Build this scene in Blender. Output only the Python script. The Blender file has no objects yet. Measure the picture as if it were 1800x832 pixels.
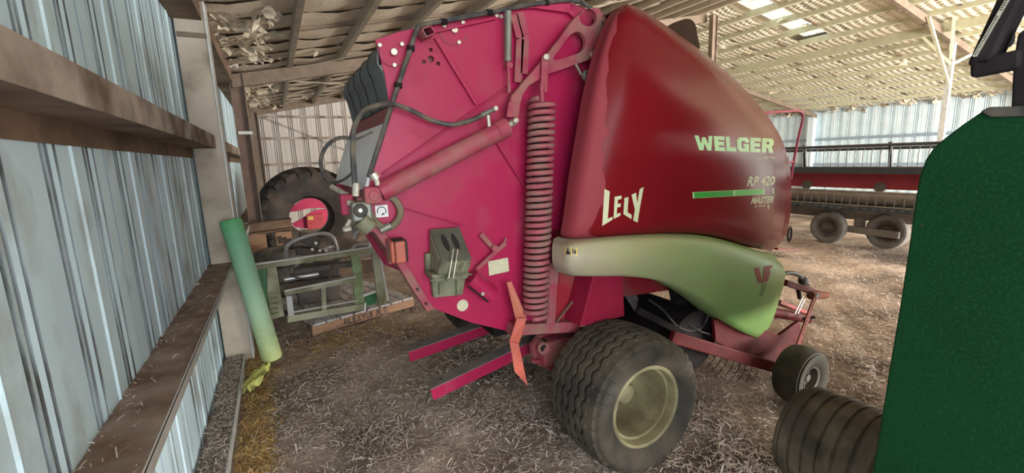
import bpy, bmesh, math, random
import numpy as np
from mathutils import Vector as V, Matrix
from mathutils.bvhtree import BVHTree
random.seed(7); np.random.seed(7)
SC = bpy.context.scene
COL = SC.collection

# ------------------------------------------------------------------ camera
EYE = V((0, 0, 1.9)); FOC = 785.7
RX = V((0.884, 0.111, -0.454)); RY = V((-0.466, 0.137, -0.874))
RY.normalize(); RX = (RX - RY*RX.dot(RY)).normalized(); RZ = RX.cross(RY)
ROT = Matrix((RX, RY, RZ))                      # world = ROT @ cam
cd = bpy.data.cameras.new('camera'); cam = bpy.data.objects.new('camera', cd); COL.objects.link(cam)
cd.sensor_width = 36; cd.lens = 36*FOC/1800; cd.clip_start = .02
m4 = ROT.to_4x4(); m4.translation = EYE; cam.matrix_world = m4
SC.camera = cam
# ------------------------------------------------------------------ sky, lamps, exposure
w = bpy.data.worlds.new('sky'); SC.world = w; w.use_nodes = True
bg = w.node_tree.nodes['Background']; bg.inputs[0].default_value = (.80, .90, 1, 1); bg.inputs[1].default_value = 3.0
def area(name, loc, to, sx, sy, power, col):
    l = bpy.data.lights.new(name, 'AREA'); l.shape = 'RECTANGLE'; l.size = sx; l.size_y = sy; l.energy = power; l.color = col
    o = bpy.data.objects.new(name, l); COL.objects.link(o); o.location = loc
    o.rotation_euler = (V(to)-V(loc)).to_track_quat('-Z', 'Y').to_euler(); return o
area('added_side_fill', (-.58, -1.9, 2.1), (.9, 2.5, 2.5), 1.6, 1.6, 78, (.95, .97, 1))  # added lamp at an invented opening, grades the light on the baler
area('open_gable_daylight', (.9, -7.2, 2.3), (.6, 6, 2.4), 3.6, 3.0, 240, (.90, .96, 1))
area('open_bay_daylight', (15.5, -7.2, 2.2), (13, 6, 1.2), 12, 3.6, 3200, (1, .95, .88))
area('added_roof_fill', (13, -7.4, .1), (7, 5, 4.6), 15, 1.2, 4600, (1, .94, .84))  # lamp added low outside to brighten the roof underside
SC.view_settings.view_transform = 'Standard'; SC.view_settings.look = 'None'
SC.view_settings.exposure = 0.08; SC.view_settings.gamma = 1

# ------------------------------------------------------------------ geometry helpers
def ray(px, py): return ROT @ V((px-900, -(py-416), -FOC))
def AT(px, py, Y): d = ray(px, py); return EYE + d*(Y/d.y)
def ATX(px, py, X): d = ray(px, py); return EYE + d*(X/d.x)
def GND(px, py, z=0): d = ray(px, py); return EYE + d*((z-EYE.z)/d.z)
def proj(p):
    v = ROT.transposed() @ (V(p)-EYE); return 900+FOC*v.x/-v.z, 416-FOC*v.y/-v.z, -v.z
def rootloc(p):
    while p.parent: p = p.parent
    return p.location
def setp(o, label=None, cat=None, group=None, kind=None):
    if label: o['label'] = label
    if cat: o['category'] = cat
    if group: o['group'] = group
    if kind: o['kind'] = kind
    return o
def thing(name, label, cat, loc=(0, 0, 0), group=None):
    o = bpy.data.objects.new(name, None); o.empty_display_size = .1; COL.objects.link(o); o.location = loc
    return setp(o, label, cat, group)
def mk(name, vs, fs, mat, parent=None, smooth=False, bev=0, loc=None, kind=None, label=None):
    me = bpy.data.meshes.new(name)
    if parent: off = rootloc(parent)
    elif loc is not None: off = V(loc)
    else: off = V((0, 0, 0))
    ox, oy, oz = off
    me.from_pydata([(v[0]-ox, v[1]-oy, v[2]-oz) for v in vs], [], fs)
    me.materials.append(mat); me.update()
    if smooth:
        me.polygons.foreach_set('use_smooth', [True]*len(me.polygons))
        if smooth != 2: me.set_sharp_from_angle(angle=math.radians(38))
    o = bpy.data.objects.new(name, me); COL.objects.link(o)
    if parent: o.parent = parent
    else: o.location = off
    if bev:
        b = o.modifiers.new('bevel', 'BEVEL'); b.width = bev; b.segments = 2; b.limit_method = 'ANGLE'; b.angle_limit = .6
    if kind: o['kind'] = kind
    if label: o['label'] = label
    return o
def spline(pts, n=8, closed=False):
    P = [V(p) for p in pts]; out = []
    N = len(P)
    for i in range(N if closed else N-1):
        if closed: a, b, c, d = P[i-1], P[i], P[(i+1) % N], P[(i+2) % N]
        else: a, b, c, d = P[max(i-1, 0)], P[i], P[i+1], P[min(i+2, N-1)]
        for k in range(n):
            t = k/n
            out.append(.5*((2*b)+(c-a)*t+(2*a-5*b+4*c-d)*t*t+(3*b-a-3*c+d)*t**3))
    if not closed: out.append(P[-1])
    return out
def resample(pts, n):
    P = [V(p) for p in pts]; L = [0]
    for a, b in zip(P, P[1:]): L.append(L[-1]+(b-a).length)
    out = []; j = 0
    for i in range(n):
        s = L[-1]*i/(n-1)
        while j < len(P)-2 and L[j+1] < s: j += 1
        t = (s-L[j])/max(L[j+1]-L[j], 1e-9); out.append(P[j].lerp(P[j+1], min(t, 1)))
    return out
class MB:
    def __init__(s): s.v = []; s.f = []
    def add(s, vs, fs):
        n = len(s.v); s.v += [tuple(v) for v in vs]; s.f += [tuple(i+n for i in f) for f in fs]; return s
    def hexa(s, p):   # 8 points: bottom 4, top 4
        return s.add(p, [(3, 2, 1, 0), (4, 5, 6, 7), (0, 1, 5, 4), (1, 2, 6, 5), (2, 3, 7, 6), (3, 0, 4, 7)])
    def box(s, a, b):
        (x0, y0, z0), (x1, y1, z1) = a, b
        x0, x1 = sorted((x0, x1)); y0, y1 = sorted((y0, y1)); z0, z1 = sorted((z0, z1))
        return s.hexa([(x0, y0, z0), (x1, y0, z0), (x1, y1, z0), (x0, y1, z0), (x0, y0, z1), (x1, y0, z1), (x1, y1, z1), (x0, y1, z1)])
    def bar(s, p, q, wd, ht, up=(0, 0, 1)):
        p, q = V(p), V(q); d = (q-p).normalized(); u = V(up)
        if abs(d.dot(u)) > .95: u = V((0, 1, 0))
        x = d.cross(u).normalized()*wd/2; z = x.cross(d).normalized()*ht/2
        return s.hexa([p-x-z, p+x-z, q+x-z, q-x-z, p-x+z, p+x+z, q+x+z, q-x+z])
    def prism(s, poly, ext):
        P = [V(p) for p in poly]; e = V(ext); n = len(P)
        return s.add(P+[p+e for p in P], [tuple(range(n))[::-1], tuple(range(n, 2*n))]+[(i, (i+1) % n, n+(i+1) % n, n+i) for i in range(n)])
    def tube(s, pts, r, n=8, closed=False, cap=True):
        P = [V(p) for p in pts]; N = len(P); R = r if hasattr(r, '__len__') else [r]*N
        T = [((P[(i+1) % N] if closed else P[min(i+1, N-1)])-(P[i-1] if closed else P[max(i-1, 0)])).normalized() for i in range(N)]
        u = T[0].orthogonal().normalized(); vs = []
        for i in range(N):
            u = (u-T[i]*u.dot(T[i])).normalized(); w_ = T[i].cross(u)
            for k in range(n):
                a = 2*math.pi*k/n; vs.append(P[i]+(u*math.cos(a)+w_*math.sin(a))*R[i])
        fs = []
        for i in range(N if closed else N-1):
            j = (i+1) % N
            for k in range(n):
                l = (k+1) % n; fs.append((i*n+k, i*n+l, j*n+l, j*n+k))
        if cap and not closed: fs += [tuple(range(n))[::-1], tuple(range((N-1)*n, N*n))]
        return s.add(vs, fs)
    def cyl(s, p, q, r, n=20): return s.tube([p, q], r, n)
    def disc(s, c, r, d=(0, -1, 0), t=.01, n=20): c = V(c); return s.cyl(c, c+V(d)*t, r, n)
    def sph(s, c, r, n=10):
        vs = []; fs = []; m = n//2
        for i in range(m+1):
            a = math.pi*i/m
            for k in range(n):
                b = 2*math.pi*k/n; vs.append((c[0]+r*math.sin(a)*math.cos(b), c[1]+r*math.sin(a)*math.sin(b), c[2]+r*math.cos(a)))
        for i in range(m):
            for k in range(n): l = (k+1) % n; fs.append((i*n+k, i*n+l, (i+1)*n+l, (i+1)*n+k))
        return s.add(vs, fs)
    def lathe(s, c, prof, n=48, axis='y'):
        # prof: list of (axial, radius)
        vs = []; fs = []; m = len(prof)
        for k in range(n):
            a = 2*math.pi*k/n; ca, sa = math.cos(a), math.sin(a)
            for (y, r) in prof:
                p = (r*ca, y, r*sa) if axis == 'y' else ((y, r*ca, r*sa) if axis == 'x' else (r*ca, r*sa, y))
                vs.append((c[0]+p[0], c[1]+p[1], c[2]+p[2]))
        for k in range(n):
            l = (k+1) % n
            for i in range(m-1): fs.append((k*m+i, k*m+i+1, l*m+i+1, l*m+i))
        return s.add(vs, fs)
    def grid(s, rows):
        n = len(rows[0]); vs = [p for r in rows for p in r]
        return s.add(vs, [(i*n+j, i*n+j+1, (i+1)*n+j+1, (i+1)*n+j) for i in range(len(rows)-1) for j in range(n-1)])
    def build(s, name, mat, parent=None, **k): return mk(name, s.v, s.f, mat, parent, **k)
def plate(outer, holes, ext, name, mat, parent, bev=0):
    bm = bmesh.new(); es = []
    for lp in [outer]+list(holes):
        vs = [bm.verts.new(p) for p in lp]
        es += [bm.edges.new((vs[i], vs[(i+1) % len(vs)])) for i in range(len(vs))]
    bmesh.ops.triangle_fill(bm, use_beauty=True, use_dissolve=False, edges=es)
    r = bmesh.ops.extrude_face_region(bm, geom=list(bm.faces))
    bmesh.ops.translate(bm, verts=[e for e in r['geom'] if isinstance(e, bmesh.types.BMVert)], vec=V(ext))
    bmesh.ops.recalc_face_normals(bm, faces=bm.faces)
    vs = [tuple(v.co) for v in bm.verts]; bm.verts.index_update(); fs = [tuple(v.index for v in f.verts) for f in bm.faces]; bm.free()
    return mk(name, vs, fs, mat, parent, bev=bev)
def circ(px, py, r, Y, n=18): return [AT(px+r*math.cos(2*math.pi*k/n), py+r*math.sin(2*math.pi*k/n), Y) for k in range(n)]
def pp(pts, Y): return [AT(x, y, Y) for x, y in pts]
def dupes(o, parent=None):
    c = o.copy(); COL.objects.link(c)
    if parent is not None: c.parent = parent
    return c
def copy_tree(o, parent=None):
    c = o.copy(); COL.objects.link(c); c.parent = parent
    for ch in list(o.children): copy_tree(ch, c)
    return c

# ------------------------------------------------------------------ materials
def M(name, col, rough=.6, metal=0, var=.15, scale=6, bump=.0, bscale=40, dirt=None, damt=.35, dscale=3, stretch=None, coat=0, spec=.5, c2=None):
    m = bpy.data.materials.new(name); m.use_nodes = True; N = m.node_tree.nodes; L = m.node_tree.links
    b = N['Principled BSDF']; b.inputs['Roughness'].default_value = rough; b.inputs['Metallic'].default_value = metal
    b.inputs['Coat Weight'].default_value = coat; b.inputs['Specular IOR Level'].default_value = spec
    tc = N.new('ShaderNodeTexCoord'); src = tc.outputs['Object']
    if stretch:
        mp = N.new('ShaderNodeMapping'); mp.inputs['Scale'].default_value = stretch; L.new(src, mp.inputs['Vector']); src = mp.outputs[0]
    def noise(sc, det=4):
        n = N.new('ShaderNodeTexNoise'); n.inputs['Scale'].default_value = sc; n.inputs['Detail'].default_value = det; L.new(src, n.inputs['Vector']); return n.outputs['Fac']
    r = N.new('ShaderNodeValToRGB'); L.new(noise(scale), r.inputs[0])
    e = r.color_ramp.elements; e[0].position = .3; e[1].position = .7
    c2 = c2 or tuple(min(1, c*(1+var)) for c in col)
    e[0].color = (*[c*(1-var) for c in col], 1); e[1].color = (*c2, 1)
    out = r.outputs[0]
    if dirt:
        mx = N.new('ShaderNodeMix'); mx.data_type = 'RGBA'; r2 = N.new('ShaderNodeValToRGB'); L.new(noise(dscale, 8), r2.inputs[0])
        r2.color_ramp.elements[0].position = .62-damt*.5; r2.color_ramp.elements[1].position = .80-damt*.3
        L.new(r2.outputs[0], mx.inputs[0]); L.new(out, mx.inputs[6]); mx.inputs[7].default_value = (*dirt, 1); out = mx.outputs[2]
        ma = N.new('ShaderNodeMapRange'); L.new(r2.outputs[0], ma.inputs[0]); ma.inputs[3].default_value = rough; ma.inputs[4].default_value = min(1, rough+.35); L.new(ma.outputs[0], b.inputs['Roughness'])
    L.new(out, b.inputs['Base Color'])
    if bump:
        bp = N.new('ShaderNodeBump'); bp.inputs['Strength'].default_value = bump; bp.inputs['Distance'].default_value = .02
        L.new(noise(bscale, 6), bp.inputs['Height']); L.new(bp.outputs[0], b.inputs['Normal'])
    return m
def nodes(m): return m.node_tree.nodes, m.node_tree.links, m.node_tree.nodes['Principled BSDF']

DUST = (.30, .22, .16)
m_pink = M('baler_paint', (.40, .014, .075), .38, var=.05, scale=2, dirt=(.36, .037, .082), damt=.2, dscale=5, spec=.35)
m_pinkd = M('baler_paint_dusty', (.34, .042, .075), .55, var=.15, scale=9, dirt=(.30, .14, .12), damt=.45, dscale=7)
m_arch = M('arch_paint', (.30, .012, .045), .5, var=.1, scale=3, spec=.25)
m_red = M('baler_paint_red', (.34, .018, .03), .45, var=.12, scale=6, dirt=(.20, .08, .06), damt=.35)
m_redd = M('front_end_red', (.095, .008, .011), .55, var=.15, scale=8, dirt=(.06, .018, .015), damt=.3, spec=.2)
m_orange = M('drawbar_red', (.17, .03, .02), .6, var=.15, scale=8, dirt=(.12, .05, .035), damt=.4, spec=.2)
m_salmon = M('faded_red_paint', (.55, .12, .085), .6, var=.15, scale=12, dirt=(.45, .2, .13), damt=.4)
m_spring = M('spring_paint', (.34, .075, .095), .55, var=.2, scale=20, dirt=(.28, .15, .13), damt=.5, dscale=9)
m_dark = M('dark_grease', (.014, .011, .012), .75, var=.4, scale=12, spec=.2)
m_black = M('black_rubber', (.022, .022, .022), .6, var=.3, scale=14, dirt=(.10, .085, .065), damt=.3, dscale=8, bump=.1)
m_hose = M('hose_rubber', (.045, .045, .047), .5, var=.3, scale=20, dirt=(.16, .13, .09), damt=.4, dscale=12)
m_tyre = M('tyre_rubber', (.030, .027, .021), .75, var=.3, scale=9, dirt=(.085, .068, .048), damt=.42, dscale=5, bump=.15, bscale=70)
m_tyred = M('dusty_tyre_rubber', (.075, .062, .048), .85, var=.3, scale=6, dirt=(.17, .14, .10), damt=.4, dscale=5, bump=.15, bscale=70, spec=.2)
m_tyre2 = M('old_tyre_rubber', (.035, .028, .026), .7, var=.3, scale=5, dirt=(.12, .09, .075), damt=.35, dscale=3, bump=.15, bscale=50)
m_tyreg = M('grey_tyre_rubber', (.16, .145, .13), .85, var=.2, scale=9, bump=.1)
m_rim = M('cream_rim_paint', (.36, .33, .19), .5, var=.12, scale=8, dirt=(.14, .115, .06), damt=.4)
m_belt = M('belt_rubber', (.12, .13, .135), .6, var=.2, scale=12, dirt=(.14, .14, .13), damt=.3, dscale=10)
m_olive = M('chock_plastic', (.20, .20, .125), .65, var=.12, scale=12, dirt=(.10, .10, .06), damt=.35, dscale=14)
m_olived = M('chock_plastic_top', (.085, .09, .065), .6, var=.2, scale=14)
m_zinc = M('bolt_zinc', (.62, .58, .48), .4, metal=.6, var=.2, scale=40)
m_strut = M('strut_grey', (.20, .20, .17), .4, metal=.3, var=.2, scale=10)
m_sheet = M('polished_sheet', (.88, .86, .90), .25, metal=.1, var=.1, scale=30, stretch=(1, 1, .1))  # bright base colour stands in for the wall's reflection in the sheet
m_white = M('sticker_white', (.78, .78, .76), .5, var=.05)
m_cream = M('sticker_cream', (.62, .60, .42), .5, var=.1, scale=40)
m_yellow = M('sticker_yellow', (.75, .55, .12), .5, var=.08)
m_ink = M('ink_black', (.02, .02, .02), .5, var=.1)
m_lens = M('lamp_lens', (.36, .075, .04), .3, var=.25, scale=20, coat=.5)
m_emb = M('emblem_red', (.17, .03, .025), .5, var=.05, spec=.2)
m_emb2 = M('emblem_green', (.10, .16, .06), .5, var=.05, spec=.2)
m_ltgreen = M('decal_light_green', (.40, .66, .32), .45, var=.04)
m_midgreen = M('decal_mid_green', (.10, .50, .07), .45, var=.05)
m_dkgreen = M('decal_dark_green', (.015, .30, .025), .45, var=.05)
m_cream2 = M('decal_cream', (.58, .60, .38), .5, var=.05)
m_steelw = M('painted_girt', (.46, .39, .34), .65, var=.18, scale=5, dirt=(.16, .11, .075), damt=.55, dscale=4)
m_girt = M('dusty_steel', (.31, .23, .18), .75, var=.25, scale=9, dirt=(.17, .105, .07), damt=.5, dscale=6, bump=.1)
m_lip = M('pale_steel_edge', (.60, .60, .58), .5, var=.15, scale=9)
m_post = M('post_steel', (.56, .48, .39), .7, var=.12, scale=6, dirt=(.24, .19, .14), damt=.3, dscale=3)
m_postb = M('brown_post_steel', (.17, .11, .085), .7, var=.2, scale=6)
m_purl = M('purlin_steel', (.42, .36, .28), .7, var=.15, scale=7)
m_purly = M('purlin_cream', (.62, .60, .42), .6, var=.1, scale=7)
m_brown = M('rafter_steel', (.20, .145, .105), .7, var=.2, scale=6)
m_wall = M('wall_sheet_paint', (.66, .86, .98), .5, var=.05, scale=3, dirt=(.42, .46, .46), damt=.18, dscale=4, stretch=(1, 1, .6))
m_grime_shade = M('groove_dirt_shade', (.34, .41, .45), .9, var=.3, scale=3, dirt=(.07, .065, .055), damt=.42, dscale=5, stretch=(1, 1, .5), spec=.1)  # groove shade painted into the base, with flaky dirt over it
m_wallr = M('far_wall_paint', (.76, .90, .97), .5, var=.06, scale=3)
m_wallb = M('end_wall_dimmed', (.56, .51, .46), .6, var=.08, scale=3)  # backlit dimness of the end wall put into the base colour
m_ins = M('insulation_foil', (.80, .69, .55), .7, var=.12, scale=2.5, bump=.5, bscale=18)
m_shred = M('insulation_shred', (.66, .58, .45), .7, var=.35, scale=14, bump=.5, bscale=30)
m_wood = M('pallet_wood', (.62, .60, .62), .8, var=.15, scale=5, stretch=(6, 1, 6), dirt=(.28, .22, .19), damt=.3)
m_woodb = M('pallet_wood_brown', (.36, .21, .13), .85, var=.2, scale=6, stretch=(1, 5, 8))
m_oliveg = M('olive_steel', (.40, .40, .28), .6, var=.2, scale=7, dirt=(.17, .16, .09), damt=.4)
m_greend = M('green_steel', (.04, .16, .06), .5, var=.2, scale=7)
m_greeny = M('faded_green_steel', (.27, .36, .18), .6, var=.25, scale=10, dirt=(.2, .19, .1), damt=.4)
m_grab = M('grab_steel', (.085, .075, .07), .55, var=.3, scale=8, dirt=(.17, .12, .085), damt=.3)
m_chrome = M('worn_bright_steel', (.55, .54, .56), .35, metal=.6, var=.15, scale=10)
m_rust = M('rusty_beam', (.22, .14, .09), .85, var=.25, scale=7, dirt=(.12, .07, .045), damt=.4)
m_machine = M('machine_green', (.003, .032, .010), .65, spec=.12, var=.12, scale=3, dirt=(.010, .06, .018), damt=.25, dscale=120)
m_headred = M('header_red', (.52, .06, .08), .5, var=.12, scale=4)
m_headdk = M('header_dark', (.05, .055, .065), .5, var=.2, scale=8)
m_headgr = M('header_grey', (.19, .165, .145), .7, var=.25, scale=9)
m_impl = M('implement_pink', (.60, .04, .12), .5, var=.1)
m_flap = M('brown_flap', (.030, .013, .005), .7, var=.1, spec=.1)
m_tubered = M('guard_tube_paint', (.38, .03, .10), .4, var=.1)

# hood paint: glossy dark red with a dusty faded strip down its rear edge (uv x runs from the rear edge)
m_hood = M('hood_paint', (.165, .008, .012), .34, var=.06, scale=2, coat=0, spec=.11)
N, L, b = nodes(m_hood)
uv = N.new('ShaderNodeUVMap'); sp = N.new('ShaderNodeSeparateXYZ'); L.new(uv.outputs[0], sp.inputs[0])
nz = N.new('ShaderNodeTexNoise'); nz.inputs['Scale'].default_value = 5; nz.inputs['Detail'].default_value = 1.5; L.new(uv.outputs[0], nz.inputs['Vector'])
a1 = N.new('ShaderNodeMath'); a1.operation = 'MULTIPLY_ADD'; a1.inputs[1].default_value = -.30; L.new(nz.outputs['Fac'], a1.inputs[0]); L.new(sp.outputs[0], a1.inputs[2])
mr = N.new('ShaderNodeMapRange'); mr.inputs[1].default_value = .002; mr.inputs[2].default_value = -.008; L.new(a1.outputs[0], mr.inputs[0])
mx = N.new('ShaderNodeMix'); mx.data_type = 'RGBA'; L.new(mr.outputs[0], mx.inputs[0])
old = b.inputs['Base Color'].links[0].from_socket; L.new(old, mx.inputs[6]); mx.inputs[7].default_value = (.28, .046, .058, 1); L.new(mx.outputs[2], b.inputs['Base Color'])
rr = N.new('ShaderNodeMapRange'); rr.inputs[3].default_value = .22; rr.inputs[4].default_value = .55; L.new(mr.outputs[0], rr.inputs[0]); L.new(rr.outputs[0], b.inputs['Roughness'])
# fender: painted-in colour cast, cream at the rear to light green at the front
m_fend = M('fender_plastic', (.5, .5, .3), .4, var=.05, scale=2, coat=0, spec=.25)
N, L, b = nodes(m_fend)
uv = N.new('ShaderNodeUVMap'); sp = N.new('ShaderNodeSeparateXYZ'); L.new(uv.outputs[0], sp.inputs[0])
cr = N.new('ShaderNodeValToRGB'); e = cr.color_ramp.elements; e[0].position = .0; e[0].color = (.46, .40, .29, 1); e[1].position = .85; e[1].color = (.18, .31, .10, 1)
q = e.new(.4); q.color = (.32, .35, .17, 1); L.new(sp.outputs[0], cr.inputs[0])
nz = N.new('ShaderNodeTexNoise'); nz.inputs['Scale'].default_value = 9; nz.inputs['Detail'].default_value = 5
ml = N.new('ShaderNodeMix'); ml.data_type = 'RGBA'; ml.blend_type = 'MULTIPLY'; ml.inputs[0].default_value = .25; L.new(cr.outputs[0], ml.inputs[6]); L.new(nz.outputs['Color'], ml.inputs[7]); L.new(ml.outputs[2], b.inputs['Base Color'])
# net wrap roll
m_net = M('net_wrap', (.27, .50, .32), .55, var=.08, scale=4)
N, L, b = nodes(m_net)
tc = N.new('ShaderNodeTexCoord'); sp = N.new('ShaderNodeSeparateXYZ'); L.new(tc.outputs['Object'], sp.inputs[0])
cr = N.new('ShaderNodeValToRGB'); mr = N.new('ShaderNodeMapRange'); mr.inputs[1].default_value = 0; mr.inputs[2].default_value = 1.45; L.new(sp.outputs[2], mr.inputs[0]); L.new(mr.outputs[0], cr.inputs[0])
e = cr.color_ramp.elements; e[0].color = (.62, .72, .28, 1); e[1].color = (.14, .55, .22, 1); q = e.new(.35); q.color = (.50, .74, .50, 1); q = e.new(.8); q.color = (.30, .64, .42, 1)
wv = N.new('ShaderNodeTexWave'); wv.bands_direction = 'Z'; wv.inputs['Scale'].default_value = 22; wv.inputs['Distortion'].default_value = 2.5; wv.inputs['Detail'].default_value = 3; L.new(tc.outputs['Object'], wv.inputs['Vector'])
ml = N.new('ShaderNodeMix'); ml.data_type = 'RGBA'; ml.blend_type = 'MULTIPLY'; ml.inputs[0].default_value = .35; L.new(cr.outputs[0], ml.inputs[6]); L.new(wv.outputs['Color'], ml.inputs[7]); L.new(ml.outputs[2], b.inputs['Base Color'])
bp = N.new('ShaderNodeBump'); bp.inputs['Strength'].default_value = .35; bp.inputs['Distance'].default_value = .01; L.new(wv.outputs['Fac'], bp.inputs['Height']); L.new(bp.outputs[0], b.inputs['Normal'])
m_netloose = M('loose_net', (.62, .66, .20), .6, var=.25, scale=14)
# quilted foil of the far roof slope
m_quilt = M('quilted_foil', (.78, .72, .56), .6, var=.14, scale=1.6)
N, L, b = nodes(m_quilt)
tc = N.new('ShaderNodeTexCoord')
hs = []
for ax, sc in (('X', 5.2), ('Y', 3.6)):
    wv = N.new('ShaderNodeTexWave'); wv.bands_direction = ax; wv.inputs['Scale'].default_value = sc*.5; wv.inputs['Distortion'].default_value = 1.2; wv.inputs['Detail'].default_value = 1; L.new(tc.outputs['Object'], wv.inputs['Vector']); hs.append(wv.outputs['Fac'])
mu = N.new('ShaderNodeMath'); mu.operation = 'MULTIPLY'; L.new(hs[0], mu.inputs[0]); L.new(hs[1], mu.inputs[1])
bp = N.new('ShaderNodeBump'); bp.inputs['Strength'].default_value = .9; bp.inputs['Distance'].default_value = .05; L.new(mu.outputs[0], bp.inputs['Height']); L.new(bp.outputs[0], b.inputs['Normal'])
# translucent skylight sheet
m_sky = bpy.data.materials.new('skylight_sheet'); m_sky.use_nodes = True
N = m_sky.node_tree.nodes; L = m_sky.node_tree.links; N.remove(N['Principled BSDF'])
tr = N.new('ShaderNodeBsdfTranslucent'); tr.inputs[0].default_value = (.95, .90, .70, 1)
wv = N.new('ShaderNodeTexWave'); wv.bands_direction = 'Y'; wv.inputs['Scale'].default_value = 4; tc = N.new('ShaderNodeTexCoord'); L.new(tc.outputs['Object'], wv.inputs['Vector'])
cr = N.new('ShaderNodeValToRGB'); cr.color_ramp.elements[0].color = (.45, .40, .25, 1); cr.color_ramp.elements[1].color = (.98, .95, .82, 1); L.new(wv.outputs['Fac'], cr.inputs[0]); L.new(cr.outputs[0], tr.inputs[0])
L.new(tr.outputs[0], N['Material Output'].inputs[0])
# floor
m_floor = M('straw_floor', (.50, .395, .32), .8, var=.25, scale=3, bump=.8, bscale=26, dirt=(.10, .075, .06), damt=.46, dscale=.9)
def strawmat(name, cols, rough=.5):
    m = bpy.data.materials.new(name); m.use_nodes = True; N, L, b = nodes(m)
    g = N.new('ShaderNodeNewGeometry'); cr = N.new('ShaderNodeValToRGB'); L.new(g.outputs['Random Per Island'], cr.inputs[0])
    e = cr.color_ramp.elements
    e[0].color = (*cols[0], 1); e[1].color = (*cols[-1], 1)
    for i, c in enumerate(cols[1:-1]): q = e.new((i+1)/(len(cols)-1)); q.color = (*c, 1)
    L.new(cr.outputs[0], b.inputs['Base Color']); b.inputs['Roughness'].default_value = rough; return m
m_straw = strawmat('straw_blades', [(.24, .175, .145), (.52, .42, .355), (.76, .66, .58), (.34, .265, .22), (.88, .81, .74)])
m_strawf = strawmat('fresh_straw', [(.50, .30, .09), (.62, .42, .15), (.36, .19, .08), (.70, .56, .30)])
m_chaff = M('channel_chaff', (.34, .27, .21), .85, var=.35, scale=28, bump=.9, bscale=60)

# ================================================================== SETTING
ZE, SL, XR, XW, XF, YB, YO = 3.38, .19, 10.3, -.65, 21.3, 14.6, -7.0
def zroof(x): return ZE+SL*(x-XW) if x < XR else ZE+SL*(XR-XW)-SL*(x-XR)
# floor ---------------------------------------------------------------
def fz(x, y):
    return .018*math.sin(x*2.1+y*1.3)+.014*math.sin(x*4.3-y*3.1+1)+.010*math.sin(x*9+y*7.7)+.008*math.sin(x*13-y*17)-.02-.075*max(0, min(1, (4.3-y)/2.3))
xs = [-.9+.09*i for i in range(78)]+[6.2+.35*i for i in range(46)]
ys = [-7.2, -6, -5, -4, -3.2]+[-2.6+.09*i for i in range(112)]+[7.6+.3*i for i in range(25)]
def fz2(x, y):
    z = fz(x, y)
    if -1 < x < 9 and .6 < y < 6: z += .022*math.sin(x*23+3*math.sin(y*5))*math.sin(y*19+2*math.sin(x*7))*.5
    return z
floor = MB().grid([[(x, y, fz2(x, y)) for x in xs] for y in ys]).build('floor', m_floor, smooth=2); setp(floor, kind='structure')
floor.data.flip_normals()
# loose straw ------------------------------------------------------------
def straw(name, n, region, mat, parent, lmin=.03, lmax=.11, wd=.0030, ztop=None, pile=None):
    P = region(n); n = len(P)
    L_ = np.random.uniform(lmin, lmax, n)*np.random.uniform(.5, 1, n); a = np.random.uniform(0, 2*np.pi, n); t = np.random.normal(0, .22, n)
    d = np.stack([np.cos(a)*np.cos(t), np.sin(a)*np.cos(t), np.sin(t)], 1)
    s = np.stack([-np.sin(a), np.cos(a), np.random.uniform(-.5, .5, n)], 1)*wd*np.random.uniform(.6, 1.5, (n, 1))
    z = np.array([fz2(x, y) for x, y in P[:, :2]]) if P.shape[1] == 2 else P[:, 2]
    c = np.stack([P[:, 0], P[:, 1], z+np.abs(np.sin(t))*L_*.4+np.random.uniform(.002, .018, n)], 1)
    h = d*L_[:, None]/2
    k = np.array([0, 0, 1])*np.random.uniform(.2, 1, (n, 1))*.006
    v = np.stack([c-h-s, c-h+s, c-s+k, c+s+k, c+h-s, c+h+s], 1).reshape(-1, 3)
    if parent: v = v-np.array(rootloc(parent))
    me = bpy.data.meshes.new(name); me.vertices.add(len(v)); me.vertices.foreach_set('co', v.ravel())
    f = (np.arange(n)[:, None]*6+np.array([0, 1, 3, 2, 2, 3, 5, 4])[None]).ravel()
    me.loops.add(len(f)); me.loops.foreach_set('vertex_index', f); me.polygons.add(2*n)
    me.polygons.foreach_set('loop_start', np.arange(2*n)*4); me.polygons.foreach_set('loop_total', np.full(2*n, 4)); me.update(calc_edges=True); me.validate()
    me.materials.append(mat); o = bpy.data.objects.new(name, me); COL.objects.link(o)
    if parent: o.parent = parent
    o['kind'] = 'stuff'; return o
def reg_main(n):
    r = np.sqrt(np.random.uniform(.8**2, 1, n*2))
    d = np.random.uniform(1.2**.5, 12**.5, n*2)**2; a = np.random.uniform(-.15, 1.35, n*2)
    P = np.stack([d*np.sin(a), d*np.cos(a)], 1)
    nn = np.sin(P[:, 0]*1.7+np.sin(P[:, 1]*2.3)*1.5)*np.sin(P[:, 1]*1.9+P[:, 0]*.8)
    keep = (P[:, 0] > -.42) & (P[:, 1] > .9) & (P[:, 1] < 14) & (P[:, 0] < 14) & (np.random.rand(len(P)) < .45+.5*(nn > -.2))
    return P[keep][:n]
straw('loose_straw', 130000, reg_main, m_straw, floor, .02, .085, .0024)
def reg_fresh(n):
    P = []
    for (cx, cy, sx, sy, k) in ((-.36, 4.75, .06, .30, .25), (-.34, 3.45, .06, .40, .35), (.45, 5.0, .45, .22, .12), (-.38, 2.7, .04, .3, .15)):
        P.append(np.random.normal((cx, cy), (sx, sy), (int(n*k), 2)))
    P = np.concatenate(P); return P[P[:, 0] > -.44]
straw('fresh_straw', 11000, reg_fresh, m_strawf, floor)

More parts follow.
